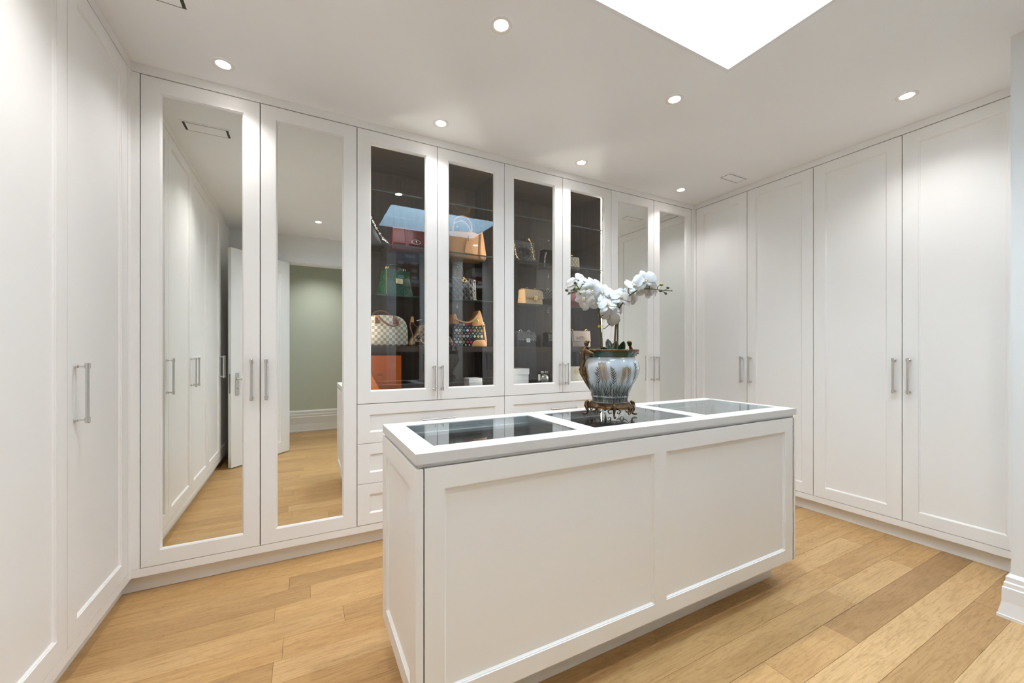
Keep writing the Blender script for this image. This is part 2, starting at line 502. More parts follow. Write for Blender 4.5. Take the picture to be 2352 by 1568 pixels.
# skylight
win = bpy.data.objects.new('window_1', None); COL.objects.link(win); win.location = ((SKX0 + SKX1) / 2, (SKY0 + SKY1) / 2, ZC); structure(win)
ZS = ZC + 0.62
for b in ((SKX0 - 0.02, SKX0, SKY0 - 0.02, SKY1 + 0.02), (SKX1, SKX1 + 0.02, SKY0 - 0.02, SKY1 + 0.02), (SKX0, SKX1, SKY0 - 0.02, SKY0), (SKX0, SKX1, SKY1, SKY1 + 0.02)):
    mb = MB(); mb.box(*b, ZC, ZS); finish('shaft_wall', mb, shaft_m, win)
mb = MB()
for b in ((SKX0 - 0.02, SKX0 + 0.035, SKY0 - 0.02, SKY1 + 0.02), (SKX1 - 0.035, SKX1 + 0.02, SKY0 - 0.02, SKY1 + 0.02), (SKX0 + 0.035, SKX1 - 0.035, SKY0 - 0.02, SKY0 + 0.035), (SKX0 + 0.035, SKX1 - 0.035, SKY1 - 0.035, SKY1 + 0.02)):
    mb.box(*b, ZS, ZS + 0.06)
finish('window_frame', mb, trim_m, win, weld=False)
mb = MB(); mb.box(SKX0 + 0.035, SKX1 - 0.035, SKY0 + 0.035, SKY1 - 0.035, ZS + 0.03, ZS + 0.036); finish('glass_pane', mb, glass_roof, win)

# floor planks, laid along the back cabinets
PW = 0.127
plank_cache = {}
def plank(x0, x1, y0, lift):
    L_ = x1 - x0 - 0.0008; w = PW - 0.0008
    key = round(L_, 4)
    if key not in plank_cache:
        mb = MB(); F = Face((0, 0, 0), (1, 0, 0), (0, 0, 1))
        def rect(i, z): return [(-L_ / 2 + i, -w / 2 + i, z), (L_ / 2 - i, -w / 2 + i, z), (L_ / 2 - i, w / 2 - i, z), (-L_ / 2 + i, w / 2 - i, z)]
        vs = rect(0, -0.014) + rect(0, -0.0006) + rect(0.0008, 0)
        fs = [(3, 2, 1, 0), (8, 9, 10, 11)]
        for i in (0, 4):
            for j in range(4): fs.append((i + j, i + (j + 1) % 4, i + 4 + (j + 1) % 4, i + 4 + j))
        mb.add(vs, fs)
        o = finish('plank', mb, oak_m, None); plank_cache[key] = o.data
    else:
        o = bpy.data.objects.new('plank', plank_cache[key]); COL.objects.link(o)
    o.location = ((x0 + x1) / 2, y0 + PW / 2, -lift); o.parent = fl
    return o
prng = random.Random(21)
row = 0
y = -1.566 + 13 * PW
fixed = {}   # joints seen in the photograph, by row index from the back
def row_i(yv): return int(math.floor((-1.566 + 14 * PW - yv) / PW))
fixed[row_i(-0.23)] = [0.688]; fixed[row_i(-0.33)] = [0.785]; fixed[row_i(-1.38)] = [3.855]; fixed[row_i(-1.50)] = [2.835, 3.30]
fixed[row_i(-1.63)] = [3.095, 3.77]; fixed[row_i(-1.75)] = [2.795]; fixed[row_i(-1.88)] = [2.15]; fixed[row_i(-2.00)] = [2.35]
tones = [(-0.23, 0.688, 9, 0.28), (-0.33, -1, 0.785, 0.40), (-0.23, -1, 0.688, 0.66), (-0.10, -1, 9, 0.62), (-1.50, 2.835, 3.30, 0.52), (-1.50, -1, 2.835, 0.42), (-1.63, 3.095, 3.77, 0.82), (-1.63, -1, 3.095, 0.45),
         (-1.75, 2.795, 9, 0.12), (-1.75, -1, 2.795, 0.48), (-1.88, 2.15, 9, 0.86), (-2.00, 2.35, 9, 0.40), (-1.38, 3.855, 9, 0.62)]
r_ = 0
while y > -4.16:
    if y > YF - 0.15: xa, xb = -0.12, 4.22
    else: xa, xb = -0.36, 2.1
    if y < -2.10 and y > YF - 0.15: xb = 3.66
    cuts = [xa]; fx = fixed.get(r_, [])
    x = xa - prng.uniform(0, 0.9)
    while x < xb:
        x += prng.uniform(0.75, 1.75)
        if xa + 0.15 < x < xb - 0.15 and all(abs(x - q) > 0.45 for q in fx): cuts.append(x)
    cuts = sorted(cuts + fx) + [xb]
    for a, b in zip(cuts, cuts[1:]):
        o = plank(round(a, 3), round(b, 3), y, prng.choice((0, 0, 0.0003, 0.0005)))
        tone = min(1, max(0, prng.gauss(0.55, 0.17))); xm_ = (a + b) / 2
        for ty, tx0, tx1, tv in tones:
            if row_i(ty) == r_ and tx0 < xm_ < tx1: tone = tv
        o.color = (tone, 0, 0, 1)
    y -= PW; r_ += 1

# doorway in the wall behind the camera: casing, jambs, open leaf
dr = bpy.data.objects.new('door_1', None); COL.objects.link(dr); dr.location = (0.985, YF, 0); structure(dr)
mb = MB()
mb.box(DX0 - 0.02, DX0, YF - 0.12, YF, 0, DZ); mb.box(DX1, DX1 + 0.02, YF - 0.12, YF, 0, DZ); mb.box(DX0 - 0.02, DX1 + 0.02, YF - 0.12, YF, DZ, DZ + 0.02)
finish('jamb', mb, trim_m, dr, weld=False)
mb = MB()
Fd = Face((0, YF, 0), (1, 0, 0), (0, 1, 0))
for w0, w1, t in ((0.012, 0.085, 0.014), (0.085, 0.105, 0.020), (0.105, 0.125, 0.028)):
    Fd.box(mb, DX0 - w1, DX0 - w0, 0, DZ + w0, 0, t); Fd.box(mb, DX1 + w0, DX1 + w1, 0, DZ + w0, 0, t)
    Fd.box(mb, DX0 - w1, DX1 + w1, DZ + w0, DZ + w1, 0, t)
finish('casing', mb, trim_m, dr, weld=False)
# leaf: hinge at (0.60,-2.905), swung far into the room
leaf = thing('door_leaf', 'white panelled door standing open beside the left wall wardrobes, seen in the mirror', 'door', (0.603, -2.895, 0.0), math.atan2(0.565, -0.505))
LW, LZ, LT = 0.760, 2.284, 0.040
Fl = Face((0, 0, 0), (1, 0, 0), (0, -1, 0))    # local: along the leaf, face looking to -y (room side)
mb = MB()
sw = 0.12
Fl.sweep(mb, 0, LW, 0.010, LZ, [(0, 0, -LT), (0, 0, 0), (sw, sw + 0.01, 0), (sw + 0.006, sw + 0.016, -0.006), (sw + 0.018, sw + 0.028, -0.006), (sw + 0.024, sw + 0.034, -0.011)], fill_last=True, fill_first=True)
lp = finish('leaf_panel', mb, trim_m, leaf, local=True)
mb = MB()
Fl.box(mb, LW - 0.086, LW - 0.044, 0.755, 0.985, 0.0, 0.006)
pl_ = finish('lock_plate', mb, nickel, leaf, local=True, bevel=0.002)
mb = MB()
mb.tube([Fl.P(LW - 0.065, 0.925, 0.004), Fl.P(LW - 0.065, 0.925, 0.045), Fl.P(LW - 0.075, 0.925, 0.052), Fl.P(LW - 0.165, 0.922, 0.052)], [0.010, 0.009, 0.009, 0.008], 10)
finish('lever', mb, nickel, leaf, local=True, smooth=50)
mb = MB(); mb.ball(Fl.P(LW - 0.065, 0.83, 0.007), (0.008, 0.006, 0.011), 10, 6)
finish('lock_cylinder', mb, nickel, leaf, local=True, smooth=50)
mb = MB(); mb.box(LW, LW + 0.0015, 0.010, 0.030, 0.78, 0.98); finish('latch_plate', mb, nickel, leaf, local=True)

# ------------------------------------------------------------------ cabinets
def cabinet(name, label, F, u0, u1, fronts, solid=True, group=None, depth=0.54, cz=ZC, k0=0.0, k1=0.0):
    """closed wardrobe: dark carcass, frieze, base rail, toe kick, fronts = list of (u0,u1,z0,z1,inner,handle side)"""
    p = F.P((u0 + u1) / 2, 0, 0)
    t = thing(name, label, 'wardrobe' if solid else 'cabinet', p, 0, group)
    if solid:
        mb = MB(); F.box(mb, u0 + 0.001, u1 - 0.001, 0.089, cz - 0.002, -depth, -0.0235); finish('carcass', mb, gap_m, t)
    mb = MB(); F.box(mb, u0, u1, ZT + 0.0048, cz - 0.0005, -0.022, 0); finish('frieze', mb, paint, t)
    mb = MB(); F.box(mb, u0, u1, 0.0887, ZB - 0.003, -0.022, 0); finish('base_rail', mb, paint, t)
    mb = MB(); F.box(mb, u0 - k0, u1 + k1, 0.0005, 0.0887, -0.066, -0.046); finish('toe_kick', mb, paint, t)
    return t

def fill_strip(F, u0, u1, t):
    mb = MB(); F.box(mb, u0, u1, ZB - 0.002, ZT + 0.003, -0.022, 0); finish('filler_strip', mb, paint, t)

FB = Face((0, 0, 0), (1, 0, 0), (0, -1, 0))      # back wall, u = x
FL = Face((0, 0, 0), (0, -1, 0), (1, 0, 0))      # left wall, u = distance from the corner
FR = Face((XR, 0, 0), (0, -1, 0), (-1, 0, 0))    # right wall

HZ, HL = 1.056, 0.226
XS = [0.035, 0.5405, 1.046, 1.556, 2.063, 2.5815, 3.085, 3.592, 4.101]
# mirrored wardrobes
t = cabinet('mirrored_wardrobe', 'white wardrobe with two tall mirror doors beside the left corner', FB, 0.0, XS[2], None, k0=0.046)
fill_strip(FB, 0.0, XS[0] - G, t)
for a, b, hu in ((XS[0], XS[1], XS[1] - 0.038), (XS[1], XS[2], XS[1] + 0.030)):
    d = shaker(FB, 'door', a + G, b - G, ZB, ZT, t, inner='mirror'); bar_handle(FB, hu, HZ, HL, d)
t = cabinet('mirrored_wardrobe', 'white wardrobe with two mirror doors behind the orchid, in the right corner', FB, XS[6], XR, None, k1=0.046)
fill_strip(FB, XS[8] + G, XR, t)
for a, b, hu in ((XS[6], XS[7], XS[7] - 0.036), (XS[7], XS[8], XS[7] + 0.030)):
    d = shaker(FB, 'door', a + G, b - G, ZB, ZT, t, inner='mirror'); bar_handle(FB, hu, HZ, HL, d)

# left wall wardrobes
lt = [0.040, 0.593, 1.185, 1.760, 2.345, 2.900]
t = cabinet('wardrobe', 'white one-door wardrobe on the left wall, touching the mirrored back corner', FL, 0.0, lt[1], None, k0=0.046)
fill_strip(FL, 0.0, lt[0] - G, t)
d = shaker(FL, 'door', lt[0] + G, lt[1] - G, ZB, ZT, t, su=0.066); bar_handle(FL, lt[1] - 0.048, HZ, HL, d)
t = cabinet('wardrobe', 'white two-door wardrobe filling the left edge of the picture, nearest the camera', FL, lt[1], lt[3], None)
for a, b, hu in ((lt[1], lt[2], lt[2] - 0.048), (lt[2], lt[3], lt[2] + 0.048)):
    d = shaker(FL, 'door', a + G, b - G, ZB, ZT, t, su=0.066); bar_handle(FL, hu, HZ, HL, d)
t = cabinet('wardrobe', 'white left-wall wardrobe behind the open door, seen only in the mirror', FL, lt[3], -YF, None)
for a, b, hu in ((lt[3], lt[4], lt[4] - 0.048), (lt[4], lt[5], lt[4] + 0.048)):
    d = shaker(FL, 'door', a + G, b - G, ZB, ZT, t, su=0.066); bar_handle(FL, hu, HZ, HL, d)
fill_strip(FL, lt[5] + G, -YF - 0.001, t)

# right wall wardrobes
rt = [0.024, 0.524, 1.026, 1.525, 2.028]
t = cabinet('wardrobe', 'white two-door wardrobe on the right wall, touching the far corner', FR, 0.0, rt[2], None, k0=0.046)
fill_strip(FR, 0.0, rt[0] - G, t)
for a, b, hu in ((rt[0], rt[1], rt[1] - 0.040), (rt[1], rt[2], rt[1] + 0.034)):
    d = shaker(FR, 'door', a + G, b - G, ZB, ZT, t); bar_handle(FR, hu, HZ, HL, d)
t = cabinet('wardrobe', 'white two-door wardrobe on the right wall, ending at the wall with the stepped baseboard', FR, rt[2], 2.064, None)
for a, b, hu in ((rt[2], rt[3], rt[3] - 0.034), (rt[3], rt[4], rt[3] + 0.036)):
    d = shaker(FR, 'door', a + G, b - G, ZB, ZT, t); bar_handle(FR, hu, HZ, HL, d)
fill_strip(FR, rt[4] + G, 2.064, t)

# display cabinets with glass doors and drawers
ZD = 0.884            # bottom of the glass doors
SHELF = (1.582, 1.911, 2.252)
WS = 1.247            # top of the wooden shelf
CB = 0.930            # cabinet bottom
def led(x, y, t, name='light_strip'):
    mb = MB(); mb.box(x - 0.002, x + 0.002, y - 0.013, y + 0.013, 0.95, 2.552); finish(name, mb, led_m, t)
def display(label, x0, xm, x1, group=None):
    t = cabinet('display_cabinet', label, FB, x0, x1, None, solid=False)
    a, b = x0 + 0.001, x1 - 0.001
    for q in ((a, a + 0.019), (b - 0.019, b)):
        mb = MB(); mb.box(*q, 0.0235, 0.54, 0.089, ZC - 0.002); finish('side_panel', mb, wood, t)
    i0, i1 = a + 0.0195, b - 0.0195
    mb = MB(); mb.box(i0, i1, 0.522, 0.54, 0.089, ZC - 0.002); finish('back_panel', mb, wood, t)
    mb = MB(); mb.box(i0, i1, 0.0235, 0.521, 2.565, ZC - 0.002); finish('top_panel', mb, wood_h, t)
    mb = MB(); mb.box(i0, i1, 0.0235, 0.521, 0.905, CB); finish('bottom_panel', mb, wood_h, t)
    mb = MB(); mb.box(i0, i1, 0.0235, 0.30, 0.10, 0.900); finish('drawer_carcass', mb, gap_m, t)
    mb = MB(); mb.box(i0, i1, 0.045, 0.521, WS - 0.038, WS); finish('wooden_shelf', mb, wood_h, t)
    for z in SHELF:
        mb = MB(); mb.box(i0 + 0.002, i1 - 0.002, 0.050, 0.519, z - 0.009, z)
        sh = finish('glass_shelf', mb, glass_shelf, t)
        mb = MB(); mb.box(i0 + 0.002, i1 - 0.002, 0.0485, 0.0500, z - 0.009, z); finish('shelf_edge', mb, glass_edge, sh)
        for px in (i0 + 0.004, i1 - 0.004):
            for py in (0.10, 0.45):
                mb = MB(); mb.tube([(px - 0.004, py, z - 0.0125), (px + 0.004, py, z - 0.0125)], 0.0033, 8); finish('shelf_pin', mb, nickel, t)
    led(i1 - 0.0025, 0.092, t); led(i0 + 0.0025, 0.092, t)
    for p, q, hu in ((x0, xm, xm - 0.028), (xm, x1, xm + 0.026)):
        d = shaker(FB, 'door', p + G, q - G, ZD + 0.002, ZT, t, inner='glass'); bar_handle(FB, hu, 1.035, 0.172, d)
    zs = [ZD - 0.002, 0.636, 0.385, 0.1305]
    for zt_, zb_ in zip(zs, zs[1:]):
        d = shaker(FB, 'drawer', x0 + G, x1 - G, zb_ + 0.003, zt_, t, su=0.071, sz=0.066)
        bar_handle(FB, (x0 + x1) / 2 + 0.006, (zt_ + zb_) / 2 + 0.003, 0.232, d, vertical=False)
    return t
display('white glass-doored display cabinet holding an orange box and a green handbag', XS[2], XS[3], XS[4])
display('white glass-doored display cabinet holding quilted handbags, partly behind the orchid', XS[4], XS[5], XS[6])

# cabinet with glass doors on the wall behind the camera (seen reflected in the glass)
FO = Face((0, -2.575, 0), (1, 0, 0), (0, 1, 0))
ox = [1.735, 2.190, 2.645, 3.100, 3.555]
oc = thing('display_cabinet', 'white glass-doored cabinet of shoe boxes, reflected in the opposite glass doors', 'cabinet', (2.65, -2.575, 0))
mb = MB(); FO.box(mb, 1.690, ox[0] - G, 0.0, ZC - 0.0005, -0.369, 0); finish('end_panel', mb, paint, oc)
mb = MB(); FO.box(mb, ox[4] + G, 3.604, 0.0, ZC - 0.0005, -0.369, 0); finish('end_panel', mb, paint, oc)
mb = MB(); FO.box(mb, ox[0], ox[4], ZT + 0.003, ZC - 0.0005, -0.022, 0); finish('frieze', mb, paint, oc)
mb = MB(); FO.box(mb, ox[0], ox[4], 0.0, ZB - 0.003, -0.022, 0); finish('base_rail', mb, paint, oc)
mb = MB(); FO.box(mb, ox[0], ox[4], 0.089, ZC - 0.002, -0.369, -0.355); finish('back_panel', mb, wood, oc)
mb = MB(); FO.box(mb, ox[0], ox[4], 2.57, ZC - 0.002, -0.354, -0.0235); finish('top_panel', mb, wood_h, oc)
mb = MB(); FO.box(mb, ox[0], ox[4], 0.10, 0.12, -0.354, -0.0235); finish('bottom_panel', mb, wood_h, oc)
mb = MB(); FO.box(mb, ox[2] - 0.010, ox[2] + 0.010, 0.122, 2.568, -0.354, -0.0235); finish('divider', mb, wood, oc)
for u0, u1 in ((ox[0], ox[2] - 0.0105), (ox[2] + 0.0105, ox[4])):
    mb = MB(); FO.box(mb, u0, u1, 2.118, 2.160, -0.354, -0.040); finish('white_shelf', mb, paint, oc)
    for z in (1.866, 0.76):
        mb = MB(); FO.box(mb, u0, u1, z - 0.012, z, -0.354, -0.060); finish('glass_shelf', mb, glass_shelf, oc)
    mb = MB(); FO.box(mb, u0, u1, 1.21, 1.248, -0.354, -0.045); finish('wooden_shelf', mb, wood_h, oc)
for k in range(4):
    d = shaker(FO, 'door', ox[k] + G, ox[k + 1] - G, ZB, ZT, oc, su=0.066, inner='glass')
    bar_handle(FO, ox[k + 1] - 0.032 if k % 2 == 0 else ox[k] + 0.032, HZ + 0.01, HL, d)
box_red = plain('shoe_box_red', (0.16, 0.018, 0.014), 0.5)
box_violet = plain('shoe_box_violet', (0.15, 0.10, 0.20), 0.5)
box_grey = plain('shoe_box_grey', (0.42, 0.40, 0.39), 0.6)
label_m = plain('white_label', (0.78, 0.78, 0.78), 0.6)
def shoe_box(x0, x1, z0, h, m, label, lab=True):
    w = x1 - x0
    t = thing('shoe_box', label, 'box', ((x0 + x1) / 2, -2.75, z0), 0, 'shoe boxes on the high shelf behind the camera')
    mb = MB(); mb.box(x0 + 0.003, x1 - 0.003, -2.90, -2.632, z0 + 0.0005, z0 + h * 0.62); finish('box_base', mb, m, t)
    mb = MB(); mb.box(x0, x1, -2.904, -2.628, z0 + h * 0.62, z0 + h); finish('box_lid', mb, m, t)
    if lab:
        mb = MB(); mb.box(x0 + w * 0.45, x1 - w * 0.10, -2.632, -2.6312, z0 + h * 0.10, z0 + h * 0.54); finish('box_label', mb, label_m, t)
ZSH = 2.1605
lbl = {0: 'lowest', 1: 'second-lowest', 2: 'third'}
for k in range(3):
    shoe_box(1.77, 1.935, ZSH + k * 0.092, 0.0905, box_red, 'dark red shoe box with white label, %s of the stack by the cabinet end' % lbl[k])
    shoe_box(1.945, 2.115, ZSH + k * 0.092, 0.0905, box_red, 'dark red shoe box with white label, %s of the second stack along' % lbl[k])
shoe_box(1.80, 2.10, ZSH + 0.277, 0.105, box_violet, 'violet shoe box laid across the tops of the two red stacks')
shoe_box(2.72, 2.86, ZSH, 0.10, box_red, 'dark red shoe box beside the grey lidded box')
shoe_box(2.89, 3.06, ZSH, 0.115, box_red, 'dark red shoe box under the grey lidded box')
shoe_box(2.88, 3.07, ZSH + 0.116, 0.125, box_grey, 'pale grey lidded box on top of a dark red one', False)

# ------------------------------------------------------------------ island
IX0, IX1, IY0, IY1 = 1.037, 2.996, -1.478, -0.945
ZI = 0.917
isl = thing('island', 'long white island with three glass display windows in its top', 'island', ((IX0 + IX1) / 2, (IY0 + IY1) / 2, 0))
mb = MB()
cx = [IX0, 1.112, 1.670, 1.752, 2.322, 2.406, 2.966, IX1 + 0.012]
yA, yB = -1.398, -1.022
# top: five bars around three openings
for a, b, c_, d_ in ((IX0, IX1 + 0.012, IY0, yA), (IX0, IX1 + 0.012, yB, IY1), (cx[0], cx[1], yA, yB), (cx[2], cx[3], yA, yB), (cx[4], cx[5], yA, yB), (cx[6], cx[7], yA, yB)):
    mb.box(a, b, c_, d_, 0.886, ZI)
# fuse the bars by dropping the inner walls
top = finish('countertop', mb, slab_m, isl, weld=False)
mb = MB(); mb.box(IX0 + 0.012, IX1, IY0 + 0.012, yA + 0.02, 0.8735, 0.886); mb.box(IX0 + 0.012, IX1, yB - 0.02, IY1 - 0.012, 0.8735, 0.886)
mb.box(IX0 + 0.012, cx[1] - 0.01, yA + 0.02, yB - 0.02, 0.8735, 0.886); mb.box(cx[6] + 0.01, IX1, yA + 0.02, yB - 0.02, 0.8735, 0.886)
finish('subtop', mb, slab_m, isl, weld=False)
for k, (a, b, liner) in enumerate(((cx[1], cx[2], felt_dark), (cx[3], cx[4], black_gloss), (cx[5], cx[6], felt_tan))):
    mb = MB(); mb.box(a + 0.003, b - 0.003, yA + 0.003, yB - 0.003, ZI - 0.008, ZI - 0.002)
    gp = finish('glass_pane', mb, glass_top, isl)
    if k == 0:
        mb = MB()
        for q in ((a + 0.0005, a + 0.0028), (b - 0.0028, b - 0.0005), (b - 0.010, b - 0.0085)):
            mb.box(*q, yA + 0.001, yB - 0.001, ZI - 0.0075, ZI - 0.0012)
        finish('pane_edging', mb, nickel, gp, weld=False)
    side = plain('bay_side', (0.55, 0.53, 0.50), 0.5) if k == 0 else MATS['bay_side'] if k == 1 else paint
    mb = MB()
    zb_ = 0.800
    mb.box(a - 0.012, a, yA - 0.01, yB + 0.01, zb_, 0.886); mb.box(b, b + 0.012, yA - 0.01, yB + 0.01, zb_, 0.886)
    mb.box(a, b, yA - 0.012, yA, zb_, 0.886); mb.box(a, b, yB, yB + 0.012, zb_, 0.886)
    tr = finish('display_tray', mb, side, isl, weld=False)
    mb = MB(); mb.box(a, b, yA, yB, zb_ - 0.008, zb_); finish('tray_liner', mb, liner, tr)
ZBI, ZTI = 0.145, 0.8715
FI = Face((0, IY0, 0), (1, 0, 0), (0, -1, 0))
mb = MB()
# front: one framed face with two recessed panels, built as two shaker faces that share the middle stile
def island_face(F, u0, u1, z0, z1, panels, name):
    mb = MB(); t_ = 0.022; pz0, pz1 = 0.2065, 0.8075
    us = [u0] + [v for p in panels for v in p] + [u1]
    # stiles
    for a, b in zip(us[::2], us[1::2]): F.box(mb, a, b, z0, z1, -t_, 0)
    for a, b in panels:
        F.box(mb, a, b, z0, pz0, -t_, 0); F.box(mb, a, b, pz1, z1, -t_, 0)
        F.sweep(mb, a, b, pz0, pz1, [(0, 0, 0), (0.0004, 0.0004, -0.0030), (0.0040, 0.0040, -0.0042), (0.0045, 0.0045, -0.0062), (0.0085, 0.0085, -0.0100)])
    o = finish(name, mb, paint, isl, weld=False)
    for a, b in panels:
        mb = MB(); F.box(mb, a + 0.0075, b - 0.0075, pz0 + 0.0075, pz1 - 0.0075, -t_ + 0.002, -0.0098); finish('recessed_panel', mb, paint, o)
island_face(FI, 1.0635, 2.9795, ZBI, ZTI, [(1.122, 1.988), (2.054, 2.907)], 'front_face')
FBk = Face((0, IY1, 0), (1, 0, 0), (0, 1, 0))
island_face(FBk, 1.0635, 2.9795, ZBI, ZTI, [(1.125, 1.66), (1.74, 2.31), (2.39, 2.91)], 'rear_face')
FIL = Face((IX0, 0, 0), (0, 1, 0), (-1, 0, 0))
island_face(FIL, IY0, IY1, ZBI, ZTI, [(-1.408, -1.020)], 'end_face')
FIR = Face((IX1, 0, 0), (0, 1, 0), (1, 0, 0))
island_face(FIR, IY0, IY1, ZBI, ZTI, [(-1.408, -1.020)], 'end_face')
mb = MB(); mb.box(IX0 + 0.0225, IX1 - 0.0225, IY0 + 0.0225, IY1 - 0.0225, ZBI + 0.001, 0.79); finish('carcass', mb, gap_m, isl)
mb = MB(); mb.box(IX0 + 0.05, IX1 - 0.012, IY0 + 0.110, IY1 - 0.10, 0.0005, ZBI + 0.001); finish('toe_kick', mb, paint, isl)

# ------------------------------------------------------------------ ceiling lamps and vents
lamp_mesh = {}
def downlight(x, y, label, first=[None], power=SPOT_W):
    t = thing('recessed_downlight', label, 'ceiling light', (x, y, ZC), 0, 'recessed downlights in the ceiling')
    if first[0] is None:
        mb = MB(); n = 32
        mb.lathe([(0.049, -0.0002), (0.049, -0.0022), (0.046, -0.0032), (0.036, -0.0032), (0.0305, -0.0012)], (0, 0, 0), n, close=False)
        a = finish('lamp_trim', mb, lamp_trim, None, smooth=50)
        mb = MB(); mb.lathe([(0.031, -0.0004), (0.031, -0.0016), (0.026, -0.0020)], (0, 0, 0), n); b = finish('lamp_lens', mb, lens_m, None)
        COL.objects.unlink(a); COL.objects.unlink(b)
        first[0] = (a.data, b.data); bpy.data.objects.remove(a); bpy.data.objects.remove(b)
    for nm, me in zip(('lamp_trim', 'lamp_lens'), first[0]):
        o = bpy.data.objects.new(nm, me); COL.objects.link(o); o.parent = t
    ld = bpy.data.lights.new('lamp_beam', 'SPOT'); ld.energy = power; ld.spot_size = math.radians(128); ld.spot_blend = 1.0
    ld.shadow_soft_size = 0.03; ld.color = (1.0, 0.982, 0.958)
    lo = bpy.data.objects.new('lamp_beam', ld); COL.objects.link(lo); lo.parent = t; lo.location = (0, 0, -0.012)
    return t
downlight(0.400, -0.185, 'ceiling downlight above the first mirror door, by the left corner', power=SPOT_W * 0.5)
downlight(1.518, -0.195, 'ceiling downlight in front of the cabinet with the orange box', power=SPOT_W * 0.5)
downlight(2.620, -0.190, 'ceiling downlight in front of the cabinet with quilted bags', power=SPOT_W * 0.5)
downlight(3.716, -0.193, 'ceiling downlight beside the square ceiling vent in the far corner', power=SPOT_W * 0.5)
downlight(1.522, -1.044, 'large ceiling downlight left of the skylight opening')
downlight(2.620, -1.043, 'ceiling downlight just below the skylight corner, above the orchid')
downlight(3.746, -1.671, 'ceiling downlight in front of the right wall wardrobes', power=SPOT_W * 0.6)
downlight(2.808, -2.328, 'ceiling downlight before the shoe box cabinet, seen in the glass')
downlight(0.400, -1.044, 'ceiling downlight overhead, beside the left wall wardrobes')
downlight(0.900, -2.250, 'ceiling downlight before the doorway behind the camera')
hl = downlight(0.95, -3.60, 'unseen downlight added to light the hall beyond the doorway', power=HALL_W)  # added lamp, itself unseen, so the closed hall is not dark

def vent(x0, x1, y0, y1, label, gx, gy):
    t = thing('air_vent', label, 'vent', ((x0 + x1) / 2, (y0 + y1) / 2, ZC), 0)
    mb = MB(); mb.box(x0, x1, y0, y1, ZC - 0.0012, ZC - 0.0002); finish('vent_slot', mb, vent_dark, t)
    mb = MB(); mb.box(x0 + gx, x1 - gx, y0 + gy, y1 - gy, ZC - 0.0035, ZC - 0.0014); finish('vent_panel', mb, ceil_m, t)
    mb = MB()
    for b in ((x0 - 0.012, x1 + 0.012, y0 - 0.012, y0), (x0 - 0.012, x1 + 0.012, y1, y1 + 0.012), (x0 - 0.012, x0, y0, y1), (x1, x1 + 0.012, y0, y1)):
        mb.box(*b, ZC - 0.0030, ZC - 0.0002)
    finish('vent_rim', mb, ceil_m, t, weld=False)
vent(0.083, 0.322, -0.612, -0.503, 'flush ceiling air vent near the left wall, cut by the picture edge', 0.014, 0.006)
vent(3.790, 4.012, -0.603, -0.514, 'flush ceiling air vent near the right wall wardrobes', 0.008, 0.007)

# ------------------------------------------------------------------ jardiniere on the island
PX, PY = 2.007, -1.194
CA = -0.484365                     # the pot and plant are turned to this heading about z
pot = thing('jardiniere', 'porcelain jardiniere painted with meadow grasses, on a footed bronze stand', 'planter', (PX, PY, ZI), CA)
PP = [(0.0740, 0.0615), (0.0790, 0.0640), (0.0795, 0.0860), (0.0835, 0.0890), (0.0835, 0.0935), (0.0800, 0.0965), (0.0840, 0.105), (0.0930, 0.122), (0.1040, 0.142), (0.1150, 0.163),
      (0.1240, 0.184), (0.1295, 0.205), (0.1310, 0.217), (0.1300, 0.232), (0.1262, 0.246), (0.1195, 0.2570), (0.1145, 0.2630), (0.1125, 0.2680)]
mb = MB(); mb.lathe(PP + [(0.107, 0.268), (0.112, 0.24), (0.118, 0.21), (0.095, 0.13), (0.07, 0.08)], n=56, close=True)
body = finish('pot_body', mb, porcelain, pot, smooth=60, local=True)
mb = MB(); mb.lathe([(0.1100, 0.2650), (0.1130, 0.2710), (0.1190, 0.2830), (0.1238, 0.2920), (0.1255, 0.2960), (0.121, 0.2962), (0.114, 0.283), (0.106, 0.2650)], n=56, close=False)
finish('glazed_neck', mb, green_glaze, pot, smooth=60, local=True)
mb = MB(); mb.lathe([(0.001, 0.250), (0.105, 0.252)], n=32, close=False); finish('moss_bed', mb, moss, pot, local=True)
# rope rim
mb = MB(); K = 150
for ph in (0, PI):
    mb.tube([((0.1262 + 0.0022 * math.cos(ph + i * 2 * PI * 36 / K)) * math.cos(2 * PI * i / K), (0.1262 + 0.0022 * math.cos(ph + i * 2 * PI * 36 / K)) * math.sin(2 * PI * i / K), 0.2995 + 0.0022 * math.sin(ph + i * 2 * PI * 36 / K)) for i in range(K)], 0.0030, 6, closed=True)
mb.lathe([(0.1225, 0.2952), (0.1275, 0.2952), (0.1280, 0.2975), (0.1225, 0.2975)], n=56, close=False)
finish('rope_rim', mb, bronze, pot, smooth=60, local=True)
# painted grasses: flat strokes laid on the glaze
def pot_r(z):
    for (r0, z0), (r1, z1) in zip(PP, PP[1:]):
        if z0 <= z <= z1 and z1 > z0: return r0 + (r1 - r0) * (z - z0) / (z1 - z0)
    return PP[-1][0]
dec = MB(); pr = random.Random(5)
def on_pot(a, z, lift=0.0007):
    r = pot_r(z) + lift
    return Vector((r * math.cos(a), r * math.sin(a), z))
def stroke(pts, w0, w1):
    n = len(pts); L_ = []; R_ = []
    for i, (a, z) in enumerate(pts):
        a2, z2 = pts[min(i + 1, n - 1)]; a1, z1 = pts[max(i - 1, 0)]
        da, dz = (a2 - a1) * 0.11, z2 - z1
        l = math.hypot(da, dz) or 1
        w = (w0 + (w1 - w0) * i / (n - 1)) / 2
        na, nz = -dz / l * w / 0.11, da / l * w
        L_.append(on_pot(a + na, z + nz)); R_.append(on_pot(a - na, z - nz))
    dec.add(L_ + R_, [(i, i + 1, n + i + 1, n + i) for i in range(n - 1)])
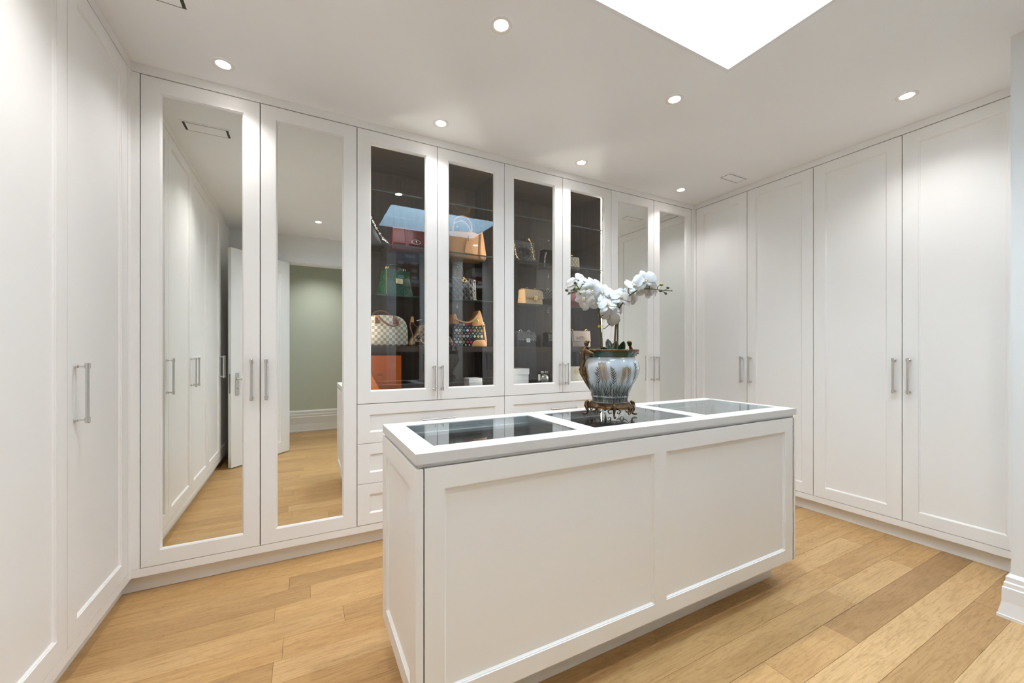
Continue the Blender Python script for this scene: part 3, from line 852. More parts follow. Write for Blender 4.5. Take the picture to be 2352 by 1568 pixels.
for i in range(430):
    dec.m = pr.choice((0, 0, 1, 2))
    a = pr.uniform(0, 2 * PI); h = pr.uniform(0.035, 0.105) * (1.3 if pr.random() < 0.2 else 1); lean = pr.uniform(-0.38, 0.38)
    z0 = 0.067
    stroke([(a + lean * (t / 6) ** 1.7, z0 + h * t / 6) for t in range(7)], pr.uniform(0.0017, 0.0034), 0.0006)
for i in range(24):
    a = i * 2 * PI / 24 + pr.uniform(-0.10, 0.10); top_z = pr.choice((0.245, 0.238, 0.225, 0.232, 0.205)); lean = pr.uniform(-0.16, 0.2)
    dec.m = 0
    st = [(a + lean * (t / 9) ** 1.6, 0.067 + (top_z - 0.067) * t / 9) for t in range(10)]
    stroke(st, 0.0018, 0.0007)
    dec.m = pr.choice((1, 3, 3, 3)) if i % 3 else 0
    seed = 30 if dec.m == 3 else 13
    for k in range(seed):
        t = 0.55 + 0.45 * k / seed
        ca = a + lean * t ** 1.6; cz = 0.067 + (top_z - 0.067) * t
        sg = 1 if k % 2 else -1; ln = pr.uniform(0.010, 0.016) * (1.35 - t * 0.7)
        stroke([(ca, cz), (ca + sg * ln * 5.0, cz + ln * 0.55), (ca + sg * ln * 7.2, cz + ln * 1.1)], 0.0024 if dec.m == 3 else 0.0036, 0.0010)
for i in range(6):
    a = i * PI / 3 + pr.uniform(-0.2, 0.2); z = pr.choice((0.155, 0.195, 0.21, 0.10))
    dec.m = 4 if i % 3 != 1 else 2
    for sg in (-1, 1):
        stroke([(a, z), (a + sg * 0.035, z + 0.005), (a + sg * 0.060, z + 0.006)], 0.002, 0.006); stroke([(a, z - 0.001), (a + sg * 0.022, z - 0.004), (a + sg * 0.034, z - 0.007)], 0.002, 0.004)
strokes = [plain('paint_dark', (0.035, 0.04, 0.035), 0.2), plain('paint_sage', (0.13, 0.15, 0.085), 0.2), plain('paint_slate', (0.10, 0.12, 0.14), 0.2),
           plain('paint_straw', (0.36, 0.25, 0.15), 0.2), plain('paint_amber', (0.55, 0.22, 0.04), 0.2)]
o = finish('painted_grasses', dec, strokes, body, local=True, weld=False); o['kind'] = 'stuff'
# bronze stand
mb = MB(); mb.lathe([(0.072, 0.040), (0.098, 0.037), (0.104, 0.040), (0.101, 0.045), (0.104, 0.048), (0.100, 0.052), (0.093, 0.055), (0.089, 0.062), (0.080, 0.064), (0.072, 0.062)], n=48, close=False)
stand = finish('bronze_stand', mb, bronze, pot, smooth=50, local=True)
for k in range(4):
    # one foot straight at the camera, the others at right angles
    a = -PI / 2 - 0.05 + k * PI / 2
    ca, sa = math.cos(a), math.sin(a)
    def Q(r, s_, z): return (r * ca - s_ * sa, r * sa + s_ * ca, z)
    mb = MB()
    mb.tube([Q(0.096, 0, 0.066), Q(0.107, 0, 0.056), Q(0.110, 0, 0.044), Q(0.102, 0, 0.030), Q(0.100, 0, 0.018), Q(0.106, 0, 0.0085), Q(0.116, 0, 0.0066), Q(0.124, 0, 0.0085)],
            [0.006, 0.0085, 0.0080, 0.0060, 0.0048, 0.0046, 0.0056, 0.0042], 10)
    mb.ball(Q(0.104, 0, 0.060), (0.009, 0.009, 0.007), 10, 6)
    for sg in (-1, 1):
        mb.tube([Q(0.104, sg * 0.004, 0.050), Q(0.107, sg * 0.018, 0.044), Q(0.106, sg * 0.027, 0.033), Q(0.104, sg * 0.022, 0.022), Q(0.103, sg * 0.013, 0.024), Q(0.104, sg * 0.014, 0.031)], [0.0042, 0.0038, 0.0033, 0.0030, 0.0026, 0.0020], 8)
    finish('foot', mb, bronze, stand, smooth=60, local=True)
    a2 = a + PI / 4; ca, sa = math.cos(a2), math.sin(a2)
    mb = MB()
    mb.ball(Q(0.102, 0, 0.042), (0.007, 0.007, 0.008), 10, 6)
    for sg in (-1, 1):
        mb.tube([Q(0.100, sg * 0.002, 0.034), Q(0.103, sg * 0.014, 0.026), Q(0.103, sg * 0.024, 0.028), Q(0.102, sg * 0.030, 0.036)], [0.0040, 0.0034, 0.0030, 0.0022], 8)
        mb.tube([Q(0.101, sg * 0.006, 0.030), Q(0.103, sg * 0.009, 0.019), Q(0.103, sg * 0.002, 0.013)], [0.0034, 0.0030, 0.0016], 8)
    finish('scroll', mb, bronze, stand, smooth=60, local=True)
# bronze handles
for k, a in enumerate((PI - 0.02 + 0.30, 0.30 + 0.12)):
    ca, sa = math.cos(a), math.sin(a)
    mb = MB()
    mb.tube([Q(0.119, 0, 0.318), Q(0.126, 0, 0.305), Q(0.132, 0, 0.292), Q(0.134, 0, 0.272), Q(0.131, 0, 0.250), Q(0.138, 0, 0.230), Q(0.143, 0, 0.212), Q(0.138, 0, 0.196), Q(0.130, 0, 0.178), Q(0.120, 0, 0.156), Q(0.108, 0, 0.135), Q(0.099, 0, 0.118)],
            [0.006, 0.0085, 0.0105, 0.0100, 0.0085, 0.0090, 0.0125, 0.0125, 0.0090, 0.0065, 0.0045, 0.0015], 10)
    mb.ball(Q(0.118, 0, 0.330), (0.011, 0.011, 0.013), 12, 8); mb.ball(Q(0.114, 0, 0.337), (0.012, 0.012, 0.008), 12, 6)
    mb.ball(Q(0.126, 0.006, 0.333), (0.006, 0.006, 0.005), 8, 6)
    for sg in (-1, 1):
        mb.tube([Q(0.130, sg * 0.004, 0.294), Q(0.130, sg * 0.022, 0.297), Q(0.124, sg * 0.044, 0.291), Q(0.113, sg * 0.062, 0.284)], [0.009, 0.0085, 0.0075, 0.003], 8)
        mb.tube([Q(0.128, sg * 0.010, 0.284), Q(0.124, sg * 0.032, 0.281), Q(0.116, sg * 0.048, 0.277)], [0.007, 0.006, 0.002], 8)
        mb.ball(Q(0.134, sg * 0.014, 0.207), (0.009, 0.006, 0.022), 10, 8)
        mb.ball(Q(0.127, sg * 0.013, 0.186), (0.007, 0.006, 0.016), 10, 8)
    finish('bronze_handle', mb, bronze, pot, smooth=60, local=True)

# ------------------------------------------------------------------ orchid
orc = thing('orchid', 'white artificial orchid with two arching sprays in the painted jardiniere', 'plant', (PX, PY, 1.168), CA)
kpx = 0.002013
def o3(u, v, dy=0.0): return Vector(((u - 1402) * kpx, dy, 1.2112 + (806.88 - v) * kpx - 1.168))
stem_m = plain('orchid_stem', (0.075, 0.085, 0.035), 0.5, var=0.4, vscale=40)
cane = plain('bamboo_cane', (0.23, 0.145, 0.075), 0.55, var=0.3, vscale=30)
tie_m = plain('cane_tie', (0.60, 0.38, 0.05), 0.5)
leaf_m = plain('orchid_leaf', (0.018, 0.05, 0.018), 0.3)
bud_m = plain('orchid_bud', (0.22, 0.27, 0.07), 0.45, var=0.35, vscale=60)
dbud_m = plain('dark_bud', (0.06, 0.085, 0.06), 0.45)
petal_m, nt_, b_ = nodes_of('petal')
b_.inputs['Base Color'].default_value = (0.56, 0.552, 0.54, 1); b_.inputs['Roughness'].default_value = 0.55
b_.inputs['Subsurface Weight'].default_value = 0.25; b_.inputs['Subsurface Radius'].default_value = (0.01, 0.01, 0.01); b_.inputs['Subsurface Scale'].default_value = 0.4
lip_m = plain('orchid_lip', (0.66, 0.56, 0.42), 0.5, var=0.2, vscale=60)
def smooth_path(pts, k=4):
    out = []
    n = len(pts)
    for i in range(n - 1):
        p0 = pts[max(i - 1, 0)]; p1 = pts[i]; p2 = pts[i + 1]; p3 = pts[min(i + 2, n - 1)]
        for j in range(k):
            t = j / k
            out.append(0.5 * ((2 * p1) + (p2 - p0) * t + (2 * p0 - 5 * p1 + 4 * p2 - p3) * t * t + (3 * p1 - p0 - 3 * p2 + p3) * t ** 3))
    return out + [pts[-1]]
def stem(name, pts, r0, r1, m=stem_m, n=8):
    q = smooth_path(pts); mb = MB(); mb.tube(q, [r0 + (r1 - r0) * i / (len(q) - 1) for i in range(len(q))], n)
    return finish(name, mb, m, orc, smooth=60, local=True)
sL = stem('flower_stem', [o3(1384, 832), o3(1381, 780), o3(1379, 740), o3(1377, 716), o3(1370, 702, -0.01), o3(1352, 687, -0.03), o3(1334, 674, -0.05), o3(1324, 664, -0.06), o3(1318, 652, -0.065)], 0.0045, 0.0018)
sR = stem('flower_stem', [o3(1418, 832), o3(1420, 780), o3(1421, 735), o3(1423, 712), o3(1430, 698, -0.005), o3(1441, 684, -0.01), o3(1456, 672, -0.015), o3(1472, 665, -0.02), o3(1496, 665, -0.02), o3(1520, 668, -0.02), o3(1541, 669, -0.02)], 0.0042, 0.0014)
stem('flower_stem', [o3(1388, 832, 0.02), o3(1386, 780, 0.02), o3(1383, 735, 0.02), o3(1384, 700, 0.02), o3(1390, 680, 0.02)], 0.0045, 0.0018)
for pts in ([o3(1385, 832, 0.008), o3(1379, 706, 0.004)], [o3(1411, 832, 0.008), o3(1421, 696, 0.006)]):
    mb = MB(); mb.tube(pts, 0.0048, 8); finish('cane', mb, cane, orc, smooth=60, local=True)
for u, v in ((1379, 749), (1419, 741)):
    mb = MB(); mb.tube([o3(u + 0.5, v + 2.5, 0.002), o3(u + 0.5, v - 2.5, 0.002)], 0.0085, 10); finish('cane_tie', mb, tie_m, orc, local=True)
# side stalks
for pts in ([o3(1378, 728), o3(1388, 722, -0.02), o3(1394, 713, -0.03)], [o3(1380, 756), o3(1390, 754, -0.01), o3(1400, 744, -0.02)], [o3(1421, 733), o3(1412, 731, -0.02), o3(1406, 719, -0.03)], [o3(1424, 708), o3(1420, 702, -0.01), o3(1417, 690, -0.02)],
            [o3(1448, 679, -0.012), o3(1442, 672, -0.02), o3(1443, 663, -0.02)], [o3(1490, 664, -0.02), o3(1491, 656, -0.02), o3(1496, 650, -0.02)], [o3(1508, 667, -0.02), o3(1509, 660, -0.02), o3(1515, 656, -0.02)],
            [o3(1340, 680, -0.05), o3(1348, 678, -0.055), o3(1349, 671, -0.06)], [o3(1524, 668, -0.02), o3(1534, 663, -0.02)], [o3(1515, 668, -0.02), o3(1527, 674, -0.02)],
            [o3(1326, 668, -0.06), o3(1310, 676, -0.06), o3(1298, 672, -0.06)], [o3(1310, 676, -0.06), o3(1301, 681, -0.06)], [o3(1328, 668, -0.06), o3(1334, 660, -0.06)], [o3(1352, 652, 0.0), o3(1345, 648, 0.0), o3(1341, 645, 0.0)]):
    q = smooth_path(pts, 3); mb = MB(); mb.tube(q, 0.0018, 6); finish('stalk', mb, stem_m, orc, smooth=60, local=True)
for u, v, r, m, dy in ((1499, 650, .0085, bud_m, -.02), (1517, 655, .0080, bud_m, -.02), (1321, 667, .0080, bud_m, -.06), (1345, 669, .0085, bud_m, -.062), (1330, 678, .0075, bud_m, -.062), (1314, 675, .0060, dbud_m, -.06),
                       (1532, 662, .0068, dbud_m, -.02), (1527, 675, .0066, dbud_m, -.02), (1515, 669, .0075, dbud_m, -.02), (1299, 671, .0070, dbud_m, -.06), (1305, 678, .0048, dbud_m, -.06), (1318, 655, .0068, dbud_m, -.06), (1336, 659, .0075, dbud_m, -.06), (1541, 669, .0028, dbud_m, -.02), (1325, 649, .0040, dbud_m, -.062)):
    mb = MB(); mb.ball(o3(u, v, dy), (r * 1.1, r * 0.9, r * 0.9), 10, 8, Matrix.Rotation(0.5, 3, 'Y')); finish('bud', mb, m, orc, smooth='all', local=True)
for base, tip, wd, dy in ((o3(1408, 826), o3(1401, 778), 0.022, 0.02), (o3(1424, 826), o3(1430, 784), 0.020, -0.02), (o3(1394, 826), o3(1384, 797), 0.025, -0.03), (o3(1414, 826), o3(1418, 783), 0.022, 0.012), (o3(1390, 826), o3(1350, 797), 0.02, 0.0)):
    mb = MB(); vs = []; n = 9
    ax = tip - base; side = Vector((1, 0.25, 0)).normalized()
    for i in range(n):
        t = i / (n - 1); w = wd * max(0.03, 1 - (1.82 * t - 0.82) ** 2) ** 0.5
        c = base + ax * t + Vector((0, dy * t * t * 1.5, 0))
        for k in (-1, -0.5, 0, 0.5, 1): vs.append(c + side * w * k + Vector((0, -0.008 * (1 - k * k), 0)))
    mb.add(vs, [(i * 5 + j, i * 5 + j + 1, i * 5 + 6 + j, i * 5 + 5 + j) for i in range(n - 1) for j in range(4)])
    finish('leaf', mb, leaf_m, orc, smooth='all', local=True)
# petals (shared meshes): local x = width, z = length, bent towards -y (the flower looks to -y)
def petal_mesh(name, L_, Wd, cup, tipw, wav):
    mb = MB(); nl, nw = 8, 6; vs = []
    for i in range(nl + 1):
        t = i / nl
        w = Wd * (math.sin(PI * (0.06 + 0.92 * t) ** tipw) ** 0.62)
        if t > 0.985: w = Wd * 0.12
        for j in range(nw + 1):
            k = 2 * j / nw - 1
            vs.append((w * k, -cup * math.sin(t * PI * 0.5) * L_ * 0.35 + 0.10 * Wd * k * k - 0.002 + wav * math.sin(7 * t + 3 * k) * 0.0020 + cup * L_ * 0.55 * t * t, 0.004 + L_ * t))
    q = nw + 1
    mb.add(vs, [(i * q + j, i * q + j + 1, (i + 1) * q + j + 1, (i + 1) * q + j) for i in range(nl) for j in range(nw)])
    o = finish(name, mb, petal_m, None, smooth='all'); me = o.data; bpy.data.objects.remove(o); return me
ME_P = petal_mesh('petal', 0.046, 0.027, 0.5, 1.15, 1.0)
ME_S = petal_mesh('sepal', 0.046, 0.0155, 0.55, 0.95, 0.6)
mb = MB()
mb.ball((0, -0.007, 0.002), (0.0036, 0.007, 0.0042), 10, 8); mb.ball((-0.0045, -0.008, -0.003), (0.0022, 0.0055, 0.0048), 8, 6); mb.ball((0.0045, -0.008, -0.003), (0.0022, 0.0055, 0.0048), 8, 6)
mb.tube([(0, -0.007, -0.002), (0, -0.011, -0.008), (0, -0.011, -0.014)], [0.0032, 0.0036, 0.0010], 8)
o = finish('flower', mb, lip_m, None, smooth='all'); ME_L = o.data; bpy.data.objects.remove(o)
def flower(u, v, dy, yaw, pitch, roll, sc):
    """yaw: + turns the face to the right of the picture; pitch: + looks up"""
    f = bpy.data.objects.new('flower', ME_L); COL.objects.link(f); f.parent = orc
    f.location = o3(u, v, dy)
    f.rotation_mode = 'ZXY'
    f.rotation_euler = (-pitch, roll, yaw)
    f.scale = (sc, sc, sc)
    for nm, me, ang, y in (('sepal', ME_S, 0, 0.004), ('sepal', ME_S, 128, 0.004), ('sepal', ME_S, -128, 0.004), ('petal', ME_P, 72, 0.0), ('petal', ME_P, -72, 0.0)):
        p = bpy.data.objects.new(nm, me); COL.objects.link(p); p.parent = f
        p.location = (0, y, 0); p.rotation_euler = (0, math.radians(ang), 0)
D = math.radians
FLW = [(1326, 650, 0.03, -0.5, 0.2, 0.3, 1.00), (1344, 640, 0.05, 0.5, 0.6, 0.2, 0.95), (1369, 652, 0.04, 0.5, 0.35, -0.3, 1.05), (1354, 674, -0.055, 0.30, 0.05, 0.35, 1.02), (1366, 688, -0.03, 0.35, 0.45, 0.0, 1.06),
       (1338, 690, -0.065, -0.35, -0.35, 0.5, 0.95), (1352, 700, -0.02, -0.5, -0.5, -0.4, 0.9), (1386, 672, 0.00, -0.2, 0.35, 0.4, 1.05), (1393, 702, -0.035, 0.1, 0.55, -0.2, 0.98), (1404, 680, 0.02, 0.1, 0.5, 0.2, 0.92),
       (1425, 684, -0.02, 0.15, 0.55, 0.05, 1.08), (1437, 677, 0.035, 0.3, 0.1, 0.5, 0.85), (1453, 658, -0.02, 0.75, 0.45, -0.5, 0.98), (1479, 647, -0.03, -0.05, 0.25, -0.25, 1.12), (1484, 668, -0.005, 0.25, -0.35, 0.3, 0.95),
       (1506, 664, 0.01, 0.85, -0.1, 0.0, 0.92), (1456, 686, 0.03, 0.4, -0.45, 0.2, 0.78), (1398, 728, -0.02, -0.15, -0.75, 0.6, 1.08), (1418, 716, 0.01, 0.35, -0.55, -0.5, 0.98), (1404, 712, -0.01, 0.0, 0.75, 0.0, 0.95)]
for f in FLW: flower(*f)

# ------------------------------------------------------------------ handbags and boxes in the display cabinets
lea_black = plain('black_leather', (0.012, 0.011, 0.011), 0.32, bump=0.25, bscale=180)
lea_red = plain('red_leather', (0.16, 0.012, 0.014), 0.35, bump=0.2, bscale=200)
lea_tan = plain('tan_leather', (0.46, 0.235, 0.095), 0.45, bump=0.2, bscale=120, var=0.08)
lea_brown = plain('brown_leather', (0.20, 0.085, 0.035), 0.42, bump=0.2, bscale=160)
lea_pink = plain('rose_beige_leather', (0.52, 0.40, 0.345), 0.4, bump=0.2, bscale=220)
lea_sand = plain('sand_leather', (0.60, 0.39, 0.20), 0.4)
lea_green = croc('green_scaled_leather', (0.018, 0.085, 0.044))
green_dark = plain('dark_green_leather', (0.012, 0.045, 0.022), 0.3)
qb = quilted('black_quilting', (0.030, 0.030, 0.032), 0.034, 0.28)
qb2 = quilted('black_quilting_fine', (0.050, 0.052, 0.054), 0.026, 0.28)
qtaupe = quilted('taupe_quilting', (0.23, 0.20, 0.155), 0.040, 0.35)
qsand = quilted('sand_quilting', (0.55, 0.37, 0.20), 0.030, 0.4)
chev_b = quilted('black_chevron', (0.025, 0.028, 0.032), 0.022, 0.3, True)
chev_r = quilted('red_chevron', (0.30, 0.03, 0.045), 0.022, 0.35, True)
pale_check = checks('pale_check_canvas', (0.72, 0.66, 0.54), (0.38, 0.325, 0.25), 0.0195)
brown_check = checks('brown_check_canvas', (0.16, 0.095, 0.05), (0.36, 0.26, 0.15), 0.0185)
orange = plain('orange_card', (0.92, 0.19, 0.004), 0.55)
orange2 = plain('orange_card_soft', (0.85, 0.24, 0.03), 0.55)
ink = plain('brown_print', (0.10, 0.045, 0.02), 0.6)
white_card = plain('white_card', (0.82, 0.81, 0.79), 0.6)
cream_card = plain('cream_card', (0.74, 0.69, 0.57), 0.6)
grey_card = plain('grey_card', (0.33, 0.34, 0.33), 0.6)
crystal = plain('cut_crystal', (0.78, 0.76, 0.72), 0.08, 0.55, coat=0.5)

def wedge(mb, x0, x1, y0, y1, z0, z1, ix=0.0, iy0=0.0, iy1=0.0, ixr=None):
    """box whose top is drawn in by ix at the sides and iy0 / iy1 at front and back"""
    r = ix if ixr is None else ixr
    mb.add([(x0, y0, z0), (x1, y0, z0), (x1, y1, z0), (x0, y1, z0), (x0 + ix, y0 + iy0, z1), (x1 - r, y0 + iy0, z1), (x1 - r, y1 - iy1, z1), (x0 + ix, y1 - iy1, z1)],
           [(0, 3, 2, 1), (4, 5, 6, 7), (0, 1, 5, 4), (1, 2, 6, 5), (2, 3, 7, 6), (3, 0, 4, 7)])
def side_prism(mb, poly, x0, x1):
    """outline in (y,z) extruded along x"""
    n = len(poly)
    mb.add([(x0, y_, z_) for y_, z_ in poly] + [(x1, y_, z_) for y_, z_ in poly],
           [tuple(range(n)), tuple(range(2 * n - 1, n - 1, -1))] + [(i, i + n, (i + 1) % n + n, (i + 1) % n) for i in range(n)])
def chain(name, pts, mat, parent, r=0.0055, w=0.0016):
    pts = smooth_path([Vector(p) for p in pts], 8)
    mb = MB(); acc = 0; k = 0; last = pts[0]
    step = r * 1.45
    for a, b in zip(pts, pts[1:]):
        acc += (b - a).length
        if acc >= step:
            acc = 0; t = (b - a).normalized(); n = t.cross(Vector((0.3, 1, 0.2))).normalized()
            if k % 2: n = t.cross(n).normalized()
            mb.tube([b + t * math.cos(q * PI / 4) * r + n * math.sin(q * PI / 4) * r * 0.62 for q in range(8)], w, 5, closed=True); k += 1
    o = finish(name, mb, mat, parent, smooth='all', weld=False); o['kind'] = 'stuff'
    return o
def loop(name, pts, r, mat, parent, n=8):
    mb = MB(); mb.tube(smooth_path([Vector(p) for p in pts], 6), r, n); return finish(name, mb, mat, parent, smooth=60)

Z1, Z2, Z3, Z0 = 1.911 + 0.0005, 1.582 + 0.0005, WS + 0.0005, CB + 0.0005
HB = 'handbag'

# -- left cabinet, upper glass shelf
t = thing('handbag', 'slouchy black leather shoulder bag with silver chain on the upper glass shelf', HB, (1.15, 0.23, Z1))
mb = MB(); wedge(mb, 1.080, 1.245, 0.150, 0.320, Z1, Z1 + 0.165, 0.015, 0.05, 0.06, 0.065); finish('body', mb, lea_black, t, bevel=0.022, smooth='all', segs=4)
mb = MB(); wedge(mb, 1.105, 1.185, 0.188, 0.260, Z1 + 0.160, Z1 + 0.215, 0.018, 0.02, 0.02, 0.03); finish('gathered_neck', mb, lea_black, t, bevel=0.012, smooth='all', segs=3)
chain('chain', [(1.085, 0.20, Z1 + 0.20), (1.12, 0.19, Z1 + 0.226), (1.150, 0.175, Z1 + 0.20), (1.185, 0.150, Z1 + 0.12), (1.225, 0.135, Z1 + 0.055), (1.262, 0.13, Z1 + 0.022)], silver, t, 0.0075, 0.0020)
mb = MB(); mb.tube([(1.220, 0.138, Z1 + 0.052), (1.245, 0.132, Z1 + 0.040)], 0.007, 8); finish('buckle', mb, silver, t, smooth=60)
t = thing('handbag', 'dark red structured leather bag with silver turn clasp on the upper glass shelf', HB, (1.435, 0.24, Z1))
mb = MB(); wedge(mb, 1.285, 1.605, 0.16, 0.31, Z1, Z1 + 0.150, 0.015, 0.025, 0.03); finish('body', mb, lea_red, t, bevel=0.010, smooth=50)
mb = MB(); side_prism(mb, [(0.154, Z1 + 0.045), (0.158, Z1 + 0.045), (0.186, Z1 + 0.152), (0.280, Z1 + 0.152), (0.280, Z1 + 0.157), (0.182, Z1 + 0.157)], 1.295, 1.595); finish('flap', mb, lea_red, t)
for x in (1.375, 1.520):
    mb = MB(); side_prism(mb, [(0.146, Z1 + 0.020), (0.151, Z1 + 0.020), (0.180, Z1 + 0.158), (0.178, Z1 + 0.163)], x, x + 0.022); finish('strap', mb, lea_red, t)
mb = MB(); mb.lathe([(0.001, 0.147), (0.015, 0.147), (0.016, 0.152)], (1.448, 0, 0), 16, axis='y', close=False)
mb2 = MB()
mb2.tube([(1.448 + 0.030 * math.cos(q * PI / 10), 0.146, Z1 + 0.060 + 0.015 * math.sin(q * PI / 10)) for q in range(20)], 0.0022, 6, closed=True)
cl = finish('clasp', mb2, silver, t, smooth='all')
mb = MB(); mb.tube([(1.452, 0.142, Z1 + 0.050), (1.450, 0.140, Z1 + 0.062), (1.446, 0.142, Z1 + 0.072)], 0.0030, 6); finish('turn_lock', mb, silver, cl, smooth='all')
t = thing('handbag', 'large tan leather hobo bag with thin handles and a hang tag', HB, (1.83, 0.26, Z1))
mb = MB()
body_pts = [(1.635, 0), (2.000, 0), (2.004, 0.04), (1.992, 0.11), (1.975, 0.215), (1.960, 0.222), (1.945, 0.195), (1.90, 0.205), (1.80, 0.198), (1.70, 0.190), (1.655, 0.185), (1.640, 0.09)]
mb.prism([(x, Z1 + z) for x, z in body_pts], 0.185, 0.345); finish('body', mb, lea_tan, t, bevel=0.014, smooth=60, segs=3)
mb = MB(); mb.prism([(1.935, Z1 + 0.004), (1.965, Z1 + 0.004), (1.958, Z1 + 0.13), (1.968, Z1 + 0.216), (1.945, Z1 + 0.20), (1.940, Z1 + 0.10)], 0.172, 0.20); finish('side_fold', mb, lea_tan, t, bevel=0.008, smooth=60)
for yy, dx in ((0.205, 0.0), (0.315, 0.03)):
    loop('top_handle', [(1.745 + dx, yy, Z1 + 0.15), (1.738 + dx, yy, Z1 + 0.22), (1.752 + dx, yy, Z1 + 0.285), (1.815 + dx, yy, Z1 + 0.318), (1.872 + dx, yy, Z1 + 0.285), (1.885 + dx, yy, Z1 + 0.22), (1.862 + dx, yy, Z1 + 0.15)], 0.0055, lea_tan, t)
mb = MB(); wedge(mb, 1.815, 1.885, 0.168, 0.178, Z1 + 0.035, Z1 + 0.125, 0.016, 0.004, 0, 0.010); tg = finish('hang_tag', mb, lea_tan, t, bevel=0.003)
loop('tag_cord', [(1.848, 0.176, Z1 + 0.12), (1.850, 0.178, Z1 + 0.15), (1.852, 0.182, Z1 + 0.17)], 0.002, lea_black, tg)

# -- left cabinet, middle glass shelf
t = thing('handbag', 'green scaled-leather top-handle bag with a pale gold clasp', HB, (1.30, 0.21, Z2))
mb = MB(); wedge(mb, 1.205, 1.412, 0.120, 0.275, Z2, Z2 + 0.178, 0.018, 0.030, 0.050); finish('body', mb, lea_green, t, bevel=0.006, smooth=40)
mb = MB()
fy = lambda z: 0.117 + 0.030 * z / 0.178
fp = [(1.224, 0.180), (1.393, 0.180), (1.396, 0.155), (1.330, 0.098), (1.285, 0.098), (1.221, 0.155)]
vs = [(x, fy(z) - 0.004, Z2 + z) for x, z in fp] + [(x, fy(z) + 0.002, Z2 + z) for x, z in fp]
mb.add(vs, [tuple(range(6)), tuple(range(11, 5, -1))] + [(i, i + 6, (i + 1) % 6 + 6, (i + 1) % 6) for i in range(6)]); fl_ = finish('flap', mb, lea_green, t)
mb = MB(); mb.box(1.223, 1.394, 0.146, 0.227, Z2 + 0.1785, Z2 + 0.182); finish('flap_top', mb, lea_green, fl_)
mb = MB(); mb.box(1.285, 1.333, 0.122, 0.131, Z2 + 0.088, Z2 + 0.122); c_ = finish('clasp', mb, plain('pale_gold', (0.86, 0.74, 0.50), 0.25, 0.8), t, bevel=0.002)
mb = MB(); mb.box(1.297, 1.322, 0.1195, 0.1225, Z2 + 0.096, Z2 + 0.112); finish('clasp_bar', mb, gold, c_, bevel=0.001)
loop('top_handle', [(1.235, 0.185, Z2 + 0.178), (1.245, 0.185, Z2 + 0.205), (1.285, 0.185, Z2 + 0.222), (1.335, 0.185, Z2 + 0.220), (1.372, 0.185, Z2 + 0.203), (1.382, 0.185, Z2 + 0.178)], 0.0055, green_dark, t)
for x in (1.238, 1.252, 1.366, 1.379):
    mb = MB(); mb.tube([(x, 0.178, Z2 + 0.184), (x + 0.003, 0.178, Z2 + 0.206)], 0.0035, 8); finish('handle_ring', mb, gold, t, smooth='all')
mb = MB(); mb.box(1.2105, 1.2165, 0.1155, 0.120, Z2 + 0.010, Z2 + 0.17); finish('piping', mb, gold, t)
t.rotation_euler.z = 0.24
t = thing('handbag', 'black embossed tote bag with gold ring hardware beside the centre stile', HB, (1.74, 0.22, Z2))
emb = quilted('embossed_black', (0.022, 0.023, 0.026), 0.048, 0.35)
mb = MB(); wedge(mb, 1.600, 1.882, 0.13, 0.29, Z2, Z2 + 0.172, 0.004, 0.012, 0.03); finish('body', mb, emb, t, bevel=0.010, smooth=50)
for x in (1.652, 1.800):
    mb = MB(); mb.tube([(x + 0.013 * math.cos(q * PI / 7), 0.132, Z2 + 0.150 + 0.012 * math.sin(q * PI / 7)) for q in range(14)], 0.0036, 8, closed=True); rg = finish('gold_ring', mb, gold, t, smooth='all')
    mb = MB(); mb.tube([(x, 0.138, Z2 + 0.150), (x, 0.146, Z2 + 0.182)], 0.0048, 8); finish('ring_tab', mb, gold, rg, smooth='all')
loop('top_handle', [(1.652, 0.15, Z2 + 0.18), (1.67, 0.15, Z2 + 0.24), (1.726, 0.15, Z2 + 0.27), (1.782, 0.15, Z2 + 0.24), (1.800, 0.15, Z2 + 0.18)], 0.0048, lea_black, t)
for dx, zz in ((0, 0.160), (0.012, 0.158)):
    chain('side_chain', [(1.872 + dx, 0.128, Z2 + 0.165), (1.870 + dx, 0.124, Z2 + 0.10), (1.873 + dx, 0.122, Z2 + 0.006)], silver, t, 0.006, 0.0016)

# -- left cabinet, wooden shelf
t = thing('handbag', 'pale checked canvas duffel bag with brown leather handles', HB, (1.24, 0.25, Z3))
pts = []
for i in range(25):
    a_ = PI * i / 24
    pts.append((1.243 + 0.150 * math.copysign(abs(math.cos(a_)) ** 0.55, math.cos(a_)), Z3 + 0.045 + 0.165 * math.sin(a_) ** 0.62))
pts = [(1.386, Z3), (1.397, Z3 + 0.012)] + pts + [(1.089, Z3 + 0.012), (1.100, Z3)]
mb = MB(); mb.prism(pts, 0.155, 0.36); finish('body', mb, pale_check, t, bevel=0.016, smooth=50, segs=3)
mb = MB(); mb.prism([(1.243 + (x - 1.243) * 1.012, z + (0.002 if z > Z3 + 0.01 else 0)) for x, z in pts], 0.225, 0.231); finish('zip_seam', mb, lea_sand, t)
loop('top_handle', [(1.170, 0.150, Z3 + 0.198), (1.182, 0.136, Z3 + 0.190), (1.215, 0.130, Z3 + 0.160), (1.262, 0.130, Z3 + 0.138), (1.298, 0.132, Z3 + 0.142), (1.312, 0.136, Z3 + 0.160), (1.300, 0.148, Z3 + 0.186), (1.285, 0.162, Z3 + 0.202)], 0.0075, lea_brown, t)
loop('top_handle', [(1.185, 0.30, Z3 + 0.205), (1.20, 0.30, Z3 + 0.235), (1.25, 0.30, Z3 + 0.250), (1.30, 0.30, Z3 + 0.230), (1.31, 0.30, Z3 + 0.20)], 0.0070, lea_brown, t)
